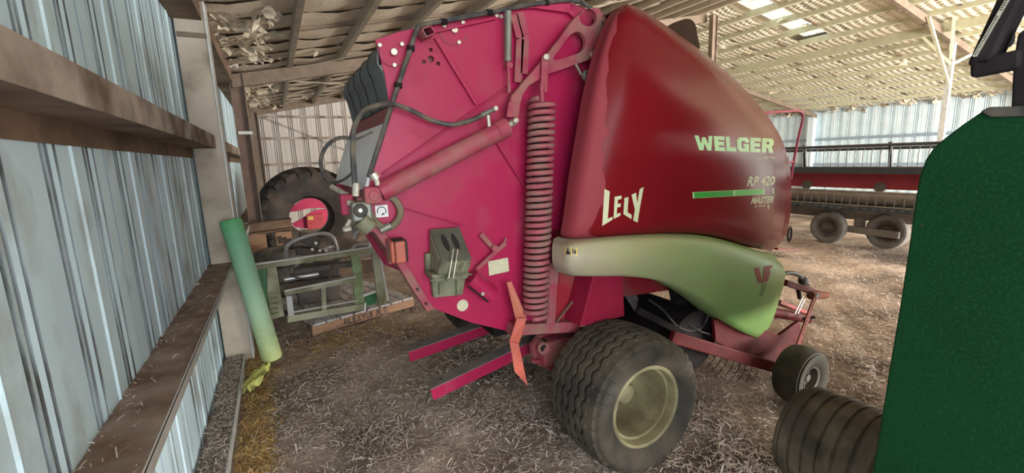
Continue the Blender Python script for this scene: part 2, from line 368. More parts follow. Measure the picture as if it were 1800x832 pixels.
# corrugated walls -----------------------------------------------------------
PITCH = .37
def rib_profile(w0, w1, first, depth=.036):
    pts = [(w0, 0)]; y = first
    while y < w1:
        for dy, dx in ((-.064, 0), (-.060, -depth), (-.044, -depth), (-.040, 0), (-.012, -.004), (-.008, -depth), (.008, -depth), (.012, -.004), (.040, 0), (.044, -depth), (.060, -depth), (.064, 0)):
            if w0 < y+dy < w1: pts.append((y+dy, dx))
        for dy, dx in ((PITCH/2-.01, 0), (PITCH/2, .007), (PITCH/2+.01, 0)):
            if w0 < y+dy < w1: pts.append((y+dy, dx))
        y += PITCH
    pts.append((w1, 0)); return pts
wl = MB().box((-.86, -1.2, -.2), (-.80, YB+.1, ZE+.02)).box((-.86, YO, -.2), (-.80, -3.4, ZE+.02)).build('wall_left', m_wall); setp(wl, kind='structure')
y = 2.03-.185-22*PITCH; k = 0
while y < YB:
    y1 = min(y+2*PITCH, YB)
    if -3.5 < y < -1.5: y = y1; continue      # opening added out of view for the side lamp
    pr = rib_profile(y-.012, y1, y+PITCH/2)
    mb = MB(); off = .0025*(k % 2)
    n = len(pr)
    mb.grid([[(XW+dx+off, yy, z) for yy, dx in pr] for z in (-.05, 1.1, 2.2, ZE+.02)])
    so_ = mb.build('wall_sheet', m_wall, wl); so_.data.materials.append(m_grime_shade); y = y1; k += 1
    for pl in so_.data.polygons:          # painted shade and dirt in the narrow rib grooves
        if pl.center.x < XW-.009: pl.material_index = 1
# girts of the left wall (C channels lying flat)
def girt(z, y0, y1, parent, drop, dp=.2):
    xo = XW+dp
    mb = MB(); mb.box((XW+.003, y0, z-.008), (xo, y1, z)); mb.build('girt', m_girt, parent)
    MB().box((xo-.006, y0, z-drop), (xo, y1, z+.002)).build('girt_lip', m_lip if z < 1.5 else m_steelw, parent, bev=.002)
for (y0, y1) in ((-1.1, 5.02), (5.2, 8.42), (8.62, 14.5)): girt(1.0, y0, y1, wl, .055)
for (y0, y1) in ((-1.1, 5.02), (5.2, 8.42), (8.62, 14.5)):
    mb = MB().box((-.456, y0, 2.085), (-.45, y1, 2.20)); mb.build('girt', m_steelw, wl, bev=.003)
    MB().box((XW+.003, y0, 2.085), (-.456, y1, 2.092)).build('girt_flange', m_rust, wl)
    MB().box((XW+.003, y0, 2.0), (XW+.01, y1, 2.085)).build('girt_flange', m_rust, wl)
for (y0, y1) in ((-1.1, 5.02), (5.2, 8.42), (8.62, 14.5)): MB().box((XW+.003, y0, 3.20), (-.42, y1, 3.36)).build('eave_beam', m_rust, wl)
# base channel full of chaff
bc = MB().box((-.475, -6.9, -.06), (-.462, YB, .055)).build('base_channel', m_lip, wl, bev=.003)
ch = MB(); ch.grid([[(x, yy, .018+.014*math.sin(yy*9+x*30)+.012*math.sin(yy*23+x*11)) for x in (XW, -.59, -.53, -.475)] for yy in [-1.5+.05*i for i in range(322)]])
ch.build('chaff_fill', m_chaff, wl, smooth=2, kind='stuff')
def reg_ch(n):
    P = np.stack([np.random.uniform(-.63, -.48, n), np.random.uniform(1.2, 7, n)], 1); return np.concatenate([P, np.full((n, 1), .04)], 1)
straw('chaff_straw', 5000, reg_ch, m_straw, wl, .02, .07, .002)
def reg_g(n):
    P = np.stack([XW+.01+.17*np.random.rand(n)**2.2, np.random.uniform(1, 5, n)], 1); return np.concatenate([P, np.full((n, 1), .998)], 1)
straw('girt_straw', 260, reg_g, m_straw, wl, .015, .05, .0015)
# small clumps lying on the girt
for i, (px, py, s, lab) in enumerate(((285, 598, .040, 'dry leaf clump on the lower wall girt nearest the camera'), (345, 500, .036, 'pale shell-like clod on the lower wall girt, midway to the post'), (388, 442, .03, 'small dry clod on the lower wall girt beside the net roll'))):
    c = GND(px, py, 1.0); mb = MB()
    for q in range(5):
        a = random.random()*6.28; d = V((math.cos(a), math.sin(a)*2, 0))*s*.5
        mb.add([c+d+V((random.uniform(-s, s)*.55, random.uniform(-s, s)*1.1, z_*s*.35)) for z_ in (0, .1, .7, 1, .2, 0)], [(0, 1, 2), (0, 2, 3), (0, 3, 4), (0, 4, 5), (0, 5, 1), (1, 2, 3), (1, 3, 4), (1, 4, 5)])
    o = mb.build('debris_clump', m_rust if i != 1 else m_shred, None, loc=c); setp(o, lab, 'debris', 'clumps on the girt')

# end wall -----------------------------------------------------------
wb = MB().box((XW-.2, YB+.12, -.2), (XF+.2, YB+.18, 3.3)).build('wall_back', m_wallb); setp(wb, kind='structure')
x = XW
while x < XF:
    x1 = min(x+2*PITCH, XF); pr = rib_profile(x-.01, x1, x+PITCH/4, .045)
    MB().grid([[(xx, YB-dx, (-.05 if t == 0 else zroof(xx)+.2)) for xx, dx in pr] for t in (0, 1)]).build('wall_sheet', m_wallb, wb); x = x1
for z in (1.2, 1.95, 2.68, 3.28): MB().box((XW, YB-.10, z-.03), (XF, YB-.045, z+.03)).build('girt', m_steelw, wb)
for sgn in (0, 1): MB().bar((-.1, YB-.12, 3.25), (3.6, YB-.12, 1.6), .02, .02).build('brace_rod', m_steelw, wb) if sgn == 0 else None
# far wall -----------------------------------------------------------
wr = MB().box((XF+.12, YO, -.2), (XF+.18, YB, 3.2)).build('wall_right', m_wallr); setp(wr, kind='structure')
y = 1.0
while y < YB:
    y1 = min(y+2*PITCH, YB); pr = rib_profile(y-.01, y1, y+PITCH/4, .05); top = ZE+.10+random.random()*.05
    MB().grid([[(XF-dx*1.0, yy, z) for yy, dx in pr] for z in (-.05, top)]).build('wall_sheet', m_wallr, wr); y = y1
for z in (1.15, 2.22): MB().box((XF-.12, 1, z-.05), (XF-.06, YB, z+.05)).build('girt', M('far_girt', (.30, .38, .46), .6), wr)
for yy in (5.2, 11.7): MB().box((XF-.3, yy-.12, -.05), (XF-.05, yy+.12, ZE-.05)).build('post', m_wallr, wr)

# roof -----------------------------------------------------------
SKX, SKY = (10.32, 13.57), (7.2, 7.9)        # skylight opening
def roofcells(xa, xb, ya, yb): return [(x, zroof(x)) for x in (xa, xb)]
mb = MB()
for (xa, xb) in ((XW-.3, XR), (XR, XF+.4)):
    segs = [(YO, YB+.2)] if xa < XR else None
    if segs:
        mb.add([(xa, YO, zroof(xa)+.22), (xb, YO, zroof(xb)+.22), (xb, YB+.2, zroof(xb)+.22), (xa, YB+.2, zroof(xa)+.22)], [(0, 1, 2, 3)])
    else:
        for (x0, x1, y0, y1) in ((XR, XF+.4, YO, SKY[0]), (XR, XF+.4, SKY[1], YB+.2), (XR, SKX[0], SKY[0], SKY[1]), (SKX[1], XF+.4, SKY[0], SKY[1])):
            mb.add([(x0, y0, zroof(x0)+.22), (x1, y0, zroof(x1)+.22), (x1, y1, zroof(x1)+.22), (x0, y1, zroof(x0)+.22)], [(0, 1, 2, 3)])
cl = mb.build('ceiling', m_ins); setp(cl, kind='structure')
for xx, mm in ((XW-.02, m_ins),):
    MB().box((XW-.2, YO, ZE-.02), (XW-.1, YB, ZE+.3)).build('eave_strip', m_ins, cl)
# window_1: the translucent skylight
sk = MB(); n = 24
sk.grid([[(SKX[0]+(SKX[1]-SKX[0])*i/4, SKY[0]+(SKY[1]-SKY[0])*j/n, zroof(SKX[0]+(SKX[1]-SKX[0])*i/4)+.12+.015*(j % 2)) for i in range(5)] for j in range(n+1)])
sko = sk.build('window_1', m_sky); setp(sko, kind='structure', label='pale translucent skylight sheet in the far roof slope')
# insulation panels between purlins
PL = [XW+.02, .42, 1.21, 2.0]+[2.0+.79*i for i in range(1, 11)]
PL = [p for p in PL if p < XR-.2]+[XR]
PR = [XR+.82*i for i in range(14)]
stuff = MB()
def panel(xa, xb, ya, yb, sag, mat, nx=5, ny=5, lap=.03, wav=.012, split=True):
    zo = .02 if mat is m_quilt else .06
    ph = random.random()*6.28; rows = []
    for j in range(ny+1):
        v = j/ny; row = []
        for i in range(nx+1):
            u = i/nx; x_ = xa+(xb-xa)*u; y_ = ya+(yb-ya)*v
            row.append((x_, y_, zroof(x_)+zo-sag*4*u*(1-u)*(.6+.4*math.sin(math.pi*v))-lap*(1-v)+wav*math.sin(u*9+ph)*(1-v)+.006*math.sin(u*7+v*8+ph)))
        rows.append(row)
    return rows
def visible(xa, xb, ya, yb):
    for x_ in (xa, xb):
        for y_ in (ya, yb):
            p = proj((x_, y_, zroof(x_)))
            if p[2] > .3 and -60 < p[0] < 1860 and -60 < p[1] < 420: return True
    return False
npan = 0
for i in range(len(PL)-1):
    xa, xb = PL[i], PL[i+1]; y = YO
    while y < YB:
        y1 = min(y+.62, YB)
        r = panel(xa+.01, xb-.01, y-.03, y1, random.uniform(.02, .05), m_ins)
        vis = visible(xa, xb, y, y1) and y > 3
        if vis and npan < 170: MB().grid(r).build('insulation_panel', m_ins, cl, smooth=2); npan += 1
        else: stuff.grid(r)
        y = y1
nq = 0
stq = MB()
for i in range(len(PR)-1):
    xa, xb = PR[i], min(PR[i+1], XF); y = YO
    while y < YB:
        y1 = min(y+1.25, YB)
        if xa < SKX[1] and xb > SKX[0] and y < SKY[1] and y1 > SKY[0]:
            if not (y1 <= SKY[0] or y >= SKY[1]):
                for (ya, yb) in ((y, SKY[0]), (SKY[1], y1)):
                    if yb-ya > .1: MB().grid(panel(xa+.01, xb-.01, ya, yb, .03, m_quilt)).build('insulation_panel', m_quilt, cl, smooth=2)
                y = y1; continue
        r = panel(xa+.01, xb-.01, y-.03, y1, random.uniform(.02, .06), m_quilt)
        if visible(xa, xb, y, y1): MB().grid(r).build('insulation_panel', m_quilt, cl, smooth=2); nq += 1
        else: stq.grid(r)
        y = y1
stuff.build('hidden_insulation', m_ins, cl, smooth=2, kind='stuff'); stq.build('hidden_insulation', m_quilt, cl, smooth=2, kind='stuff')
for x_ in PL[1:-1]: MB().box((x_-.035, YO, zroof(x_)-.10), (x_+.035, YB, zroof(x_)+.08)).build('purlin', m_purl, cl, bev=.004)
for k_, x_ in enumerate(PR[1:-1]):
    big = k_ == 4
    MB().box((x_-.03, YO, zroof(x_)-(.20 if big else .09)), (x_+.03, YB, zroof(x_)+.06)).build('purlin', m_purly, cl, bev=.004)
    MB().box((x_-.03, YO, zroof(x_)-(.205 if big else .095)), (x_+.05, YB, zroof(x_)-(.195 if big else .085))).build('purlin_flange', m_purly, cl)
# bridging bars between purlins on the far slope
bd = []
for i in range(1, len(PR)-2):
    for yy in ((4.6, 8.4, 12.2) if i % 2 else (6.6, 10.4)):
        yy += .25*(i % 3)
        MB().bar((PR[i]+.03, yy, zroof(PR[i])-.0), (PR[i+1]-.03, yy, zroof(PR[i+1])-.0), .04, .05).build('bridging_bar', m_brown, cl)
for i in (2, 3, 4, 5):
    for yy in (6.6, 9.9, 12.4): MB().bar((PL[i-1]+.03, yy, zroof(PL[i-1])+.03), (PL[i]-.03, yy, zroof(PL[i])+.03), .05, .06).build('bridging_bar', m_brown, cl)
# rafters
for yy in (1.6, 8.55): MB().bar((-.45, yy, zroof(-.45)-.18), (XR, yy, zroof(XR)-.18), .10, .20).build('rafter', m_brown, cl, bev=.004)
MB().bar((-.45, YB-.15, zroof(-.45)-.05), (XR, YB-.15, zroof(XR)-.05), .10, .20).build('rafter', m_brown, cl)
for yy in (5.2, 11.6): MB().bar((XR, yy, zroof(XR)-.18), (XF-.1, yy, zroof(XF-.1)-.16), .09, .16).build('rafter', m_brown, cl, bev=.004)
# thin brace rods under the roof
for p, q in (((.45, 8.3, 3.44), (5.2, 5.3, 4.2)), ((.2, 8.9, 3.35), (2.2, 11.6, 3.75)), ((1.8, 6.6, 3.62), (3.4, 4.4, 3.9)), ((16.0, 9.8, 3.98), (14.6, 5.3, 4.35))):
    MB().cyl(p, q, .010, 6).build('brace_rod', m_purly if p[0] > 9 else m_purl, cl)
# torn insulation at the eaves
def shreds(n, fx, fy, size, name='torn_insulation'):
    mb = MB()
    for _ in range(n):
        x_, y_ = fx(), fy(); z_ = zroof(x_)+.05-random.random()*.12; s = size*random.uniform(.4, 1.2)
        c = V((x_, y_, z_)); a = random.random()*6.28
        e1 = V((math.cos(a), math.sin(a), random.uniform(-.7, .3)))*s; e2 = V((-math.sin(a), math.cos(a), random.uniform(-1.2, .2)))*s*random.uniform(.3, .9)
        rows = [[c+e1*(i/3-.5)+e2*(j/3-.5)+V((random.uniform(-1, 1), random.uniform(-1, 1), random.uniform(-1, 1)))*s*.16 for i in range(4)] for j in range(4)]
        mb.grid(rows)
    return mb.build(name, m_shred, cl, smooth=2, kind='stuff')
shreds(120, lambda: random.uniform(-.6, .30)*random.random()**.5, lambda: random.uniform(5.6, 8.3), .13)
shreds(90, lambda: random.uniform(-.55, .38), lambda: random.uniform(9, 14.2), .20)
shreds(40, lambda: random.uniform(.42, 6), lambda: random.uniform(5.3, 14.2), .12)
shreds(160, lambda: random.uniform(20.4, 21.3), lambda: random.uniform(2, 14), .24)
shreds(60, lambda: random.uniform(10.4, 19), lambda: random.uniform(3, 13), .30)
# small dark gap folds that open between the left panels are the panel laps themselves

# posts -----------------------------------------------------------
def ipost(name, x0, x1, y, z1, mats, label, wd=.16, cat='post'):
    t = thing(name, label, cat, ((x0+x1)/2, y, 0))
    MB().box((x0, y-.008, -.05), (x1, y+.008, z1)).build('web', mats[0], t)
    MB().box((x1-.008, y-wd/2, -.05), (x1+.006, y+wd/2, z1)).build('flange', mats[1], t, bev=.002)
    MB().box((x0-.006, y-wd/2, -.05), (x0+.006, y+wd/2, z1)).build('flange', mats[0], t, bev=.002)
    return t
t = thing('wall_post', 'pale brown steel box post behind the top of the green net roll', 'post', (-.5, 5.1, 0))
MB().box((-.63, 5.02, -.05), (-.405, 5.18, 3.36)).build('shaft', m_post, t, bev=.004)
MB().box((-.404, 5.012, -.05), (-.388, 5.20, 3.36)).build('edge_flange', m_lip, t, bev=.002)
MB().box((-.62, 5.0, 3.05), (-.40, 5.2, 3.09)).build('cap_band', m_brown, t)
t = ipost('wall_post', -.46, -.27, 8.55, 3.36, (m_postb, m_brown), 'dark brown steel wall post between the pale post and the shed corner')
MB().box((-.44, 8.44, 2.42), (-.24, 8.48, 2.47)).build('white_bracket', m_lip, t, bev=.004)
MB().sph((-.36, 8.40, 3.46), .05).build('insulator_knob', m_white, t, smooth=True)
ipost('wall_post', -.60, -.25, 14.35, 3.36, (m_brown, m_postb), 'brown steel corner post against the corrugated end wall')
t = ipost('ridge_column', 10.22, 10.40, 8.3, 5.3, (m_brown, m_steelw), 'tall grey-brown steel column rising behind the red hood', .12, 'column')
t = thing('braced_pole', 'thin pale steel pole with forked knee braces under the far roof', 'pole', (14.6, 5.0, 0))
MB().bar((14.55, 5.0, 0), (14.75, 5.08, 4.25), .11, .11).build('shaft', m_lip, t, bev=.004)
for q in (((14.68, 5.05, 3.3), (13.4, 5.1, 4.7)), ((14.7, 5.05, 3.75), (15.7, 4.6, 4.25)), ((14.7, 5.05, 3.75), (14.5, 5.6, 4.5)), ((14.7, 5.07, 3.9), (14.1, 4.9, 4.75))):
    MB().bar(q[0], q[1], .06, .06).build('knee_brace', m_purly, t, bev=.003)
#@@SETTING_END
# ================================================================== ROUND BALER
YP = 2.5                                             # plane of the near side plate
baler = thing('round_baler', 'big red round baler with glossy dark red hood and light green fender', 'baler', (1.85, 3.2, 0))
def B(mb, name, mat, **k): return mb.build(name, mat, k.pop('parent', baler), **k)
side = [(737, 50), (800, 33), (870, 20), (940, 10), (1000, 4), (1050, 22), (1075, 60), (1060, 200), (1040, 420), (1097, 485), (1095, 556), (1010, 572), (895, 583), (830, 568), (762, 542), (735, 500), (700, 440), (660, 385), (645, 345), (655, 300), (690, 175)]
holes = [circ(757, 104, 6.2, YP), circ(757, 88, 3.8, YP), circ(745, 109, 3.8, YP), circ(770, 112, 3.8, YP)]
plate(pp(side, YP), holes, (0, .012, 0), 'side_plate', m_pink, baler)
# inner chamber and the far side plate
inner = [AT(x, y, YP) for x, y in [(748, 62), (800, 44), (940, 22), (1000, 14), (1060, 60), (1055, 300), (1080, 540), (1010, 562), (895, 570), (775, 535), (680, 400), (662, 345), (668, 300), (700, 180)]]
mb = MB(); mb.prism([p+V((0, .05, 0)) for p in inner], (0, 1.27, 0)); B(mb, 'bale_chamber', m_pinkd)
mb = MB(); mb.prism([p+V((0, 1.36, 0)) for p in pp(side, YP)], (0, .012, 0)); B(mb, 'side_plate', m_pink)
# rear strip of the tailgate (roller cheek), belts and rear sheets
cheek = [(660, 70), (700, 56), (734, 49), (690, 172), (684, 182), (676, 130)]
mb = MB(); mb.prism(pp(cheek, 2.505), (0, .012, 0)); B(mb, 'roller_cheek', m_pink)
a0 = AT(662, 74, 2.53); a1 = AT(676, 130, 2.53); a2 = AT(686, 183, 2.53)
for k in range(5):
    y0 = 2.54+k*.262; y1 = y0+.25
    prof = [(V((a0.x+.16, 0, a0.z+.035))), V((a0.x+.07, 0, a0.z+.025)), V((a0.x+.01, 0, a0.z-.02)), V((a0.x-.005, 0, a0.z-.10)), V((a1.x-.01, 0, a1.z)), V((a2.x, 0, a2.z))]
    mb = MB(); prof = spline(prof, 5)
    mb.grid([[(p.x, y_, p.z) for p in prof] for y_ in (y0, y1)]); mb.grid([[(p.x+.012, y_, p.z-.004) for p in prof][::-1] for y_ in (y0, y1)])
    mb.grid([[(p.x, y0, p.z) for p in prof], [(p.x+.012, y0, p.z-.004) for p in prof]]); B(mb, 'belt', m_belt, smooth=True)
    if k: mb = MB().tube([(p.x+.006, y0-.006, p.z) for p in prof], .010, 6); B(mb, 'belt_gap_bar', m_dark)
mb = MB()
mb.hexa([(a2.x-.01, 2.53, a2.z-.12), (a2.x+.02, 2.53, a2.z-.12), (a2.x+.02, 3.85, a2.z-.12), (a2.x-.01, 3.85, a2.z-.12), (a2.x+.01, 2.53, a2.z), (a2.x+.04, 2.53, a2.z), (a2.x+.04, 3.85, a2.z), (a2.x+.01, 3.85, a2.z)])
B(mb, 'rear_rail', m_pinkd, bev=.006)
b0 = AT(672, 218, 2.53); b1 = AT(640, 335, 2.53)
mb = MB(); mb.hexa([(b1.x, 2.53, b1.z), (b1.x+.02, 2.53, b1.z), (b1.x+.02, 3.85, b1.z), (b1.x, 3.85, b1.z), (b0.x, 2.53, b0.z), (b0.x+.02, 2.53, b0.z), (b0.x+.02, 3.85, b0.z), (b0.x, 3.85, b0.z)])
B(mb, 'rear_sheet', m_sheet)
# lower rear flange along the plate edge
for (pa, pb) in (((640, 345), (662, 390)), ((662, 390), (702, 445)), ((702, 445), (737, 503)), ((737, 503), (762, 542))):
    p, q = AT(*pa, YP), AT(*pb, YP)
    mb = MB(); mb.hexa([p+V((-.045, -.02, -.01)), p+V((.0, -.02, 0)), p+V((0, .07, 0)), p+V((-.045, .07, -.01)), q+V((-.045, -.02, -.01)), q+V((0, -.02, 0)), q+V((0, .07, 0)), q+V((-.045, .07, -.01))])
    B(mb, 'rear_flange', m_pinkd, bev=.003)
for x, y in ((708, 452), (742, 509), (757, 534)): B(MB().disc(AT(x-8, y, 2.47), .008, n=10), 'bolt', m_ink)
# black cable conduit along the tailgate edge
mb = MB().tube(spline([AT(648, 312, 2.46), AT(668, 250, 2.46), AT(690, 180, 2.46), AT(715, 105, 2.46), AT(732, 55, 2.46), AT(742, 44, 2.46), AT(800, 33, 2.46), AT(870, 20, 2.46), AT(940, 7, 2.46), AT(1000, 0, 2.45), AT(1030, 8, 2.44), AT(1052, 30, 2.42), AT(1061, 52, 2.40)], 6), .0135, 8)
B(mb, 'cable_conduit', m_hose, smooth=True)
for x, y in ((640, 240), (700, 150), (722, 85), (780, 38), (860, 22), (960, 4)):
    if x == 640: continue
    c = AT(x, y, 2.46); B(MB().tube([c+V((-.018, 0, 0)), c+V((.018, 0, 0))], .017, 8), 'conduit_clip', m_dark)
# thin conduit at the top
top = [(875, 18), (990, 2), (1003, 8), (1000, 22), (940, 14), (905, 16)]
mb = MB(); mb.prism(pp(top, 2.47), (0, .01, 0)); B(mb, 'top_flange', m_pink)
mb = MB().bar(AT(990, 14, 2.485), AT(1020, 40, 2.485), .03, .02); B(mb, 'top_flange', m_pink)
# folded seams on the plate
def seam(name, pa, pb, wd, y=2.485, mat=m_pinkd): B(MB().bar(AT(*pa, y), AT(*pb, y), .022, wd, (0, 0, 1)), name, mat, bev=.003)
seam('folded_rib', (766, 66), (838, 184), .022, mat=m_pink); seam('folded_rib', (672, 306), (896, 150), .010, mat=m_pink)
seam('folded_rib', (868, 245), (925, 335), .006, mat=m_pink); seam('folded_rib', (702, 364), (812, 396), .005, mat=m_pink)
seam('folded_rib', (735, 50), (690, 177), .018, mat=m_pink); seam('folded_rib', (738, 62), (872, 32), .014, mat=m_pink)
for (pts) in (((903, 26), (914, 68), (910, 145)), ((913, 22), (923, 62), (921, 130))):
    mb = MB()
    for p, q in zip(pts, pts[1:]): mb.bar(AT(*p, 2.47), AT(*q, 2.47), .05, .010)
    B(mb, 'folded_channel', m_pinkd)
# square tube end
mb = MB(); c = [AT(x, y, 2.44) for x, y in ((737, 55), (752, 50), (760, 62), (745, 69))]
for i in range(4): mb.bar(c[i], c[(i+1) % 4], .006, .10, (0, 1, 0))
B(mb, 'square_tube_end', m_pinkd); mb = MB().prism([p+V((0, .03, 0)) for p in c], (0, .01, 0)); B(mb, 'square_tube_end', m_dark)
# bearing discs with bolts
for (cx, cy, r, bolts) in ((798, 53, 25, ((780, 46), (813, 40), (806, 75))), (692, 92, 24, ((667, 80), (706, 78), (693, 115)))):
    arc_ = [AT(cx+r*math.cos(t_), cy+r*math.sin(t_), 2.496) for t_ in [math.radians(q) for q in range(20, 200, 8)]]
    B(MB().tube(arc_, .0032, 6), 'bearing_disc_edge', m_pinkd)
    for x, y in bolts: B(MB().disc(AT(x, y, 2.497), .013, t=.014, n=6), 'bolt', m_zinc, bev=.003)
    B(MB().disc(AT(cx, cy, 2.497), .019, t=.018, n=12), 'bolt', m_zinc, bev=.004)
for x, y in ((872, 28), (880, 30)): B(MB().disc(AT(x, y, 2.49), .012, t=.012, n=8), 'bolt', m_zinc)
# gas strut
B(MB().cyl(AT(893, 20, 2.44), AT(893, 108, 2.44), .021, 16), 'gas_strut', m_strut, smooth=True)
o = B(MB().cyl(AT(893, 108, 2.44), AT(895, 163, 2.44), .010, 10), 'strut_rod', m_pinkd, smooth=True)
B(MB().bar(AT(890, 112, 2.45), AT(898, 118, 2.45), .04, .03), 'strut_bracket', m_pinkd)
# lift arm with its lightening holes
arm = [(892, 206), (900, 168), (928, 135), (955, 104), (985, 66), (1008, 34), (1030, 16), (1052, 14), (1066, 32), (1066, 62), (1058, 84), (1048, 101), (1015, 112), (982, 124), (957, 132), (944, 142), (930, 150), (919, 166), (912, 190), (908, 207)]
hole1 = spline([AT(x, y, 2.40) for x, y in ((972, 105), (990, 78), (1003, 61), (1018, 56), (1028, 66), (1029, 80), (1020, 92), (1000, 99))], 4, closed=True)
plate(pp(arm, 2.40), [hole1, circ(1034, 31, 15.5, 2.40)], (0, .03, 0), 'lift_arm', m_pinkd, baler, bev=.004)
mb = MB(); mb.prism(pp([(895, 178), (915, 184), (911, 206), (891, 206)], 2.385), (0, .015, 0)); B(mb, 'arm_tip_plate', m_pinkd, bev=.003)
B(MB().bar(AT(958, 101, 2.375), AT(956, 161, 2.375), .045, .012, (0, 0, 1)), 'spring_link', m_pinkd, bev=.004)
for x, y, r in ((958, 101, .019), (956, 160, .013), (1040, 97, .02), (905, 212, .016)): B(MB().disc(AT(x, y, 2.37), r, t=.022, n=14), 'pin', m_zinc if y < 110 or y > 200 else m_pinkd, bev=.004)
B(MB().disc(AT(1029, 134, 2.35), .034, t=.03), 'rubber_buffer', m_strut, bev=.006)
B(MB().cyl(AT(1012, 113, 2.38), AT(1022, 132, 2.36), .008, 8), 'buffer_rod', m_strut)
# coil spring
p0, p1 = AT(953, 176, 2.37), AT(941, 556, 2.37); turns = 34; pts = []
ax = (p1-p0).normalized(); u = ax.orthogonal().normalized(); w_ = ax.cross(u)
for i in range(turns*18+1):
    a = 2*math.pi*i/18; pts.append(p0.lerp(p1, i/(turns*18))+(u*math.cos(a)+w_*math.sin(a))*.0715)
B(MB().tube(pts, .0163, 7), 'coil_spring', m_spring, smooth=2)
B(MB().cyl(p0+V((0, 0, .09)), p0-V((0, 0, .05)), .016, 10), 'spring_hook', m_pinkd)
B(MB().cyl(p0.lerp(p1, .02), p0.lerp(p1, .99), .045, 10), 'spring_core', m_dark)
# lift cylinder
c0, c1 = AT(668, 338, 2.40), AT(886, 226, 2.40)
B(MB().cyl(c0, c1, .052, 24), 'lift_cylinder', m_pinkd, smooth=True)
B(MB().cyl(AT(872, 233, 2.40), AT(890, 224, 2.40), .058, 24), 'cylinder_gland', m_pinkd, smooth=True)
B(MB().cyl(c1, AT(906, 213, 2.40), .020, 12), 'cylinder_rod', m_zinc, smooth=True)
mb = MB(); cc = AT(657, 344, 2.37); mb.box(cc-V((.045, 0, .045)), cc+V((.045, .06, .045))); B(mb, 'cylinder_eye', m_pinkd, bev=.012)
B(MB().disc(cc, .026, t=.012), 'pivot_pin', m_pinkd, bev=.003)
B(MB().cyl(AT(655, 305, 2.38), AT(661, 314, 2.38), .022, 12), 'hose_fitting', m_zinc); B(MB().cyl(AT(660, 309, 2.38), AT(664, 326, 2.38), .014, 10), 'hose_fitting', m_zinc)
B(MB().cyl(AT(858, 202, 2.38), AT(860, 222, 2.39), .012, 10), 'hose_fitting', m_zinc); B(MB().cyl(AT(846, 203, 2.38), AT(869, 192, 2.38), .014, 10), 'hose_fitting', m_strut)
B(MB().disc(AT(870, 191, 2.36), .014, t=.015, n=8), 'hose_fitting', m_zinc)
# hoses
def hose(pts, r, mat=None, n=8, name='hydraulic_hose'): return B(MB().tube(spline(pts, n), r, 8), name, mat or m_hose, smooth=True)
hose([AT(625, 335, 2.34), AT(622, 300, 2.34), AT(620, 260, 2.34), AT(624, 222, 2.34), AT(640, 195, 2.34), AT(668, 184, 2.36), AT(690, 183, 2.38), AT(720, 193, 2.40), AT(760, 212, 2.41), AT(795, 219, 2.40), AT(830, 211, 2.39), AT(848, 202, 2.38)], .0135)
hose([AT(618, 243, 2.9), AT(595, 243, 2.9), AT(575, 256, 2.9), AT(564, 280, 2.9), AT(568, 305, 2.9), AT(580, 318, 2.9)], .011)
hose([AT(625, 290, 2.6), AT(618, 305, 2.6), AT(600, 318, 2.7), AT(580, 322, 2.8)], .008); hose([AT(615, 240, 2.4), AT(625, 245, 2.4), AT(655, 232, 2.4)], .005)
B(MB().cyl(AT(626, 322, 2.34), AT(625, 345, 2.34), .018, 10), 'hose_fitting', m_zinc)
# valve block and couplings at the rear pivot
mb = MB(); c = AT(636, 372, 2.40); mb.box(c-V((.05, .02, .05)), c+V((.05, .12, .05))); B(mb, 'valve_block', m_strut, bev=.01)
B(MB().disc(AT(633, 370, 2.38), .035, t=.03), 'valve_cap', m_black, bev=.006); B(MB().disc(AT(633, 370, 2.35), .010, t=.01), 'valve_cap', m_zinc)
B(MB().cyl(AT(634, 386, 2.40), AT(652, 402, 2.40), .045, 14), 'valve_body', m_olive, smooth=True)
B(MB().cyl(AT(612, 356, 2.46), AT(634, 362, 2.42), .014, 10), 'hose_fitting', m_zinc); B(MB().cyl(AT(583, 328, 2.7), AT(612, 344, 2.6), .014, 8), 'linkage_rod', m_zinc)
mb = MB(); c = AT(612, 362, 2.52); mb.box(c-V((.035, .0, .05)), c+V((.03, .06, .06))); B(mb, 'pink_bracket', m_pink, bev=.008)
hose([AT(616, 386, 2.46), AT(610, 398, 2.46), AT(606, 404, 2.44), AT(617, 402, 2.44)], .012, m_zinc, name='snap_hook')
# curved guard hose round the roller end, the roller end disc and the rotation sticker
B(MB().disc(AT(672, 375, 2.492), .115, t=.006, n=30), 'roller_end', m_pink)
hose([AT(648, 330, 2.45), AT(644, 352, 2.45), AT(652, 378, 2.45), AT(666, 396, 2.45), AT(684, 400, 2.45), AT(699, 388, 2.45), AT(704, 370, 2.45), AT(695, 352, 2.45), AT(684, 345, 2.45)], .019, M('guard_hose', (.16, .14, .075), .6, dirt=(.22, .17, .12)), name='guard_hose')
B(MB().cyl(AT(668, 406, 2.44), AT(686, 397, 2.44), .020, 10), 'hose_clamp', m_strut, smooth=True)
def sticker(name, quad, Y, mat, t=.002): return B(MB().prism(pp(quad, Y), (0, t, 0)), name, mat)
st = sticker('rotation_sticker', ((659, 362), (681, 360), (683, 381), (661, 383)), 2.480, m_white)
arc = [AT(671+7.5*math.cos(a), 371.5+7.5*math.sin(a), 2.478) for a in [math.radians(x) for x in range(150, 405, 15)]]
B(MB().tube(arc, .0022, 5), 'rotation_arrow', m_ink, parent=st)
for q in (((670, 379), (677, 377), (673, 374)),): B(MB().prism(pp(q, 2.478), (0, .001, 0)), 'rotation_arrow', m_ink, parent=st)
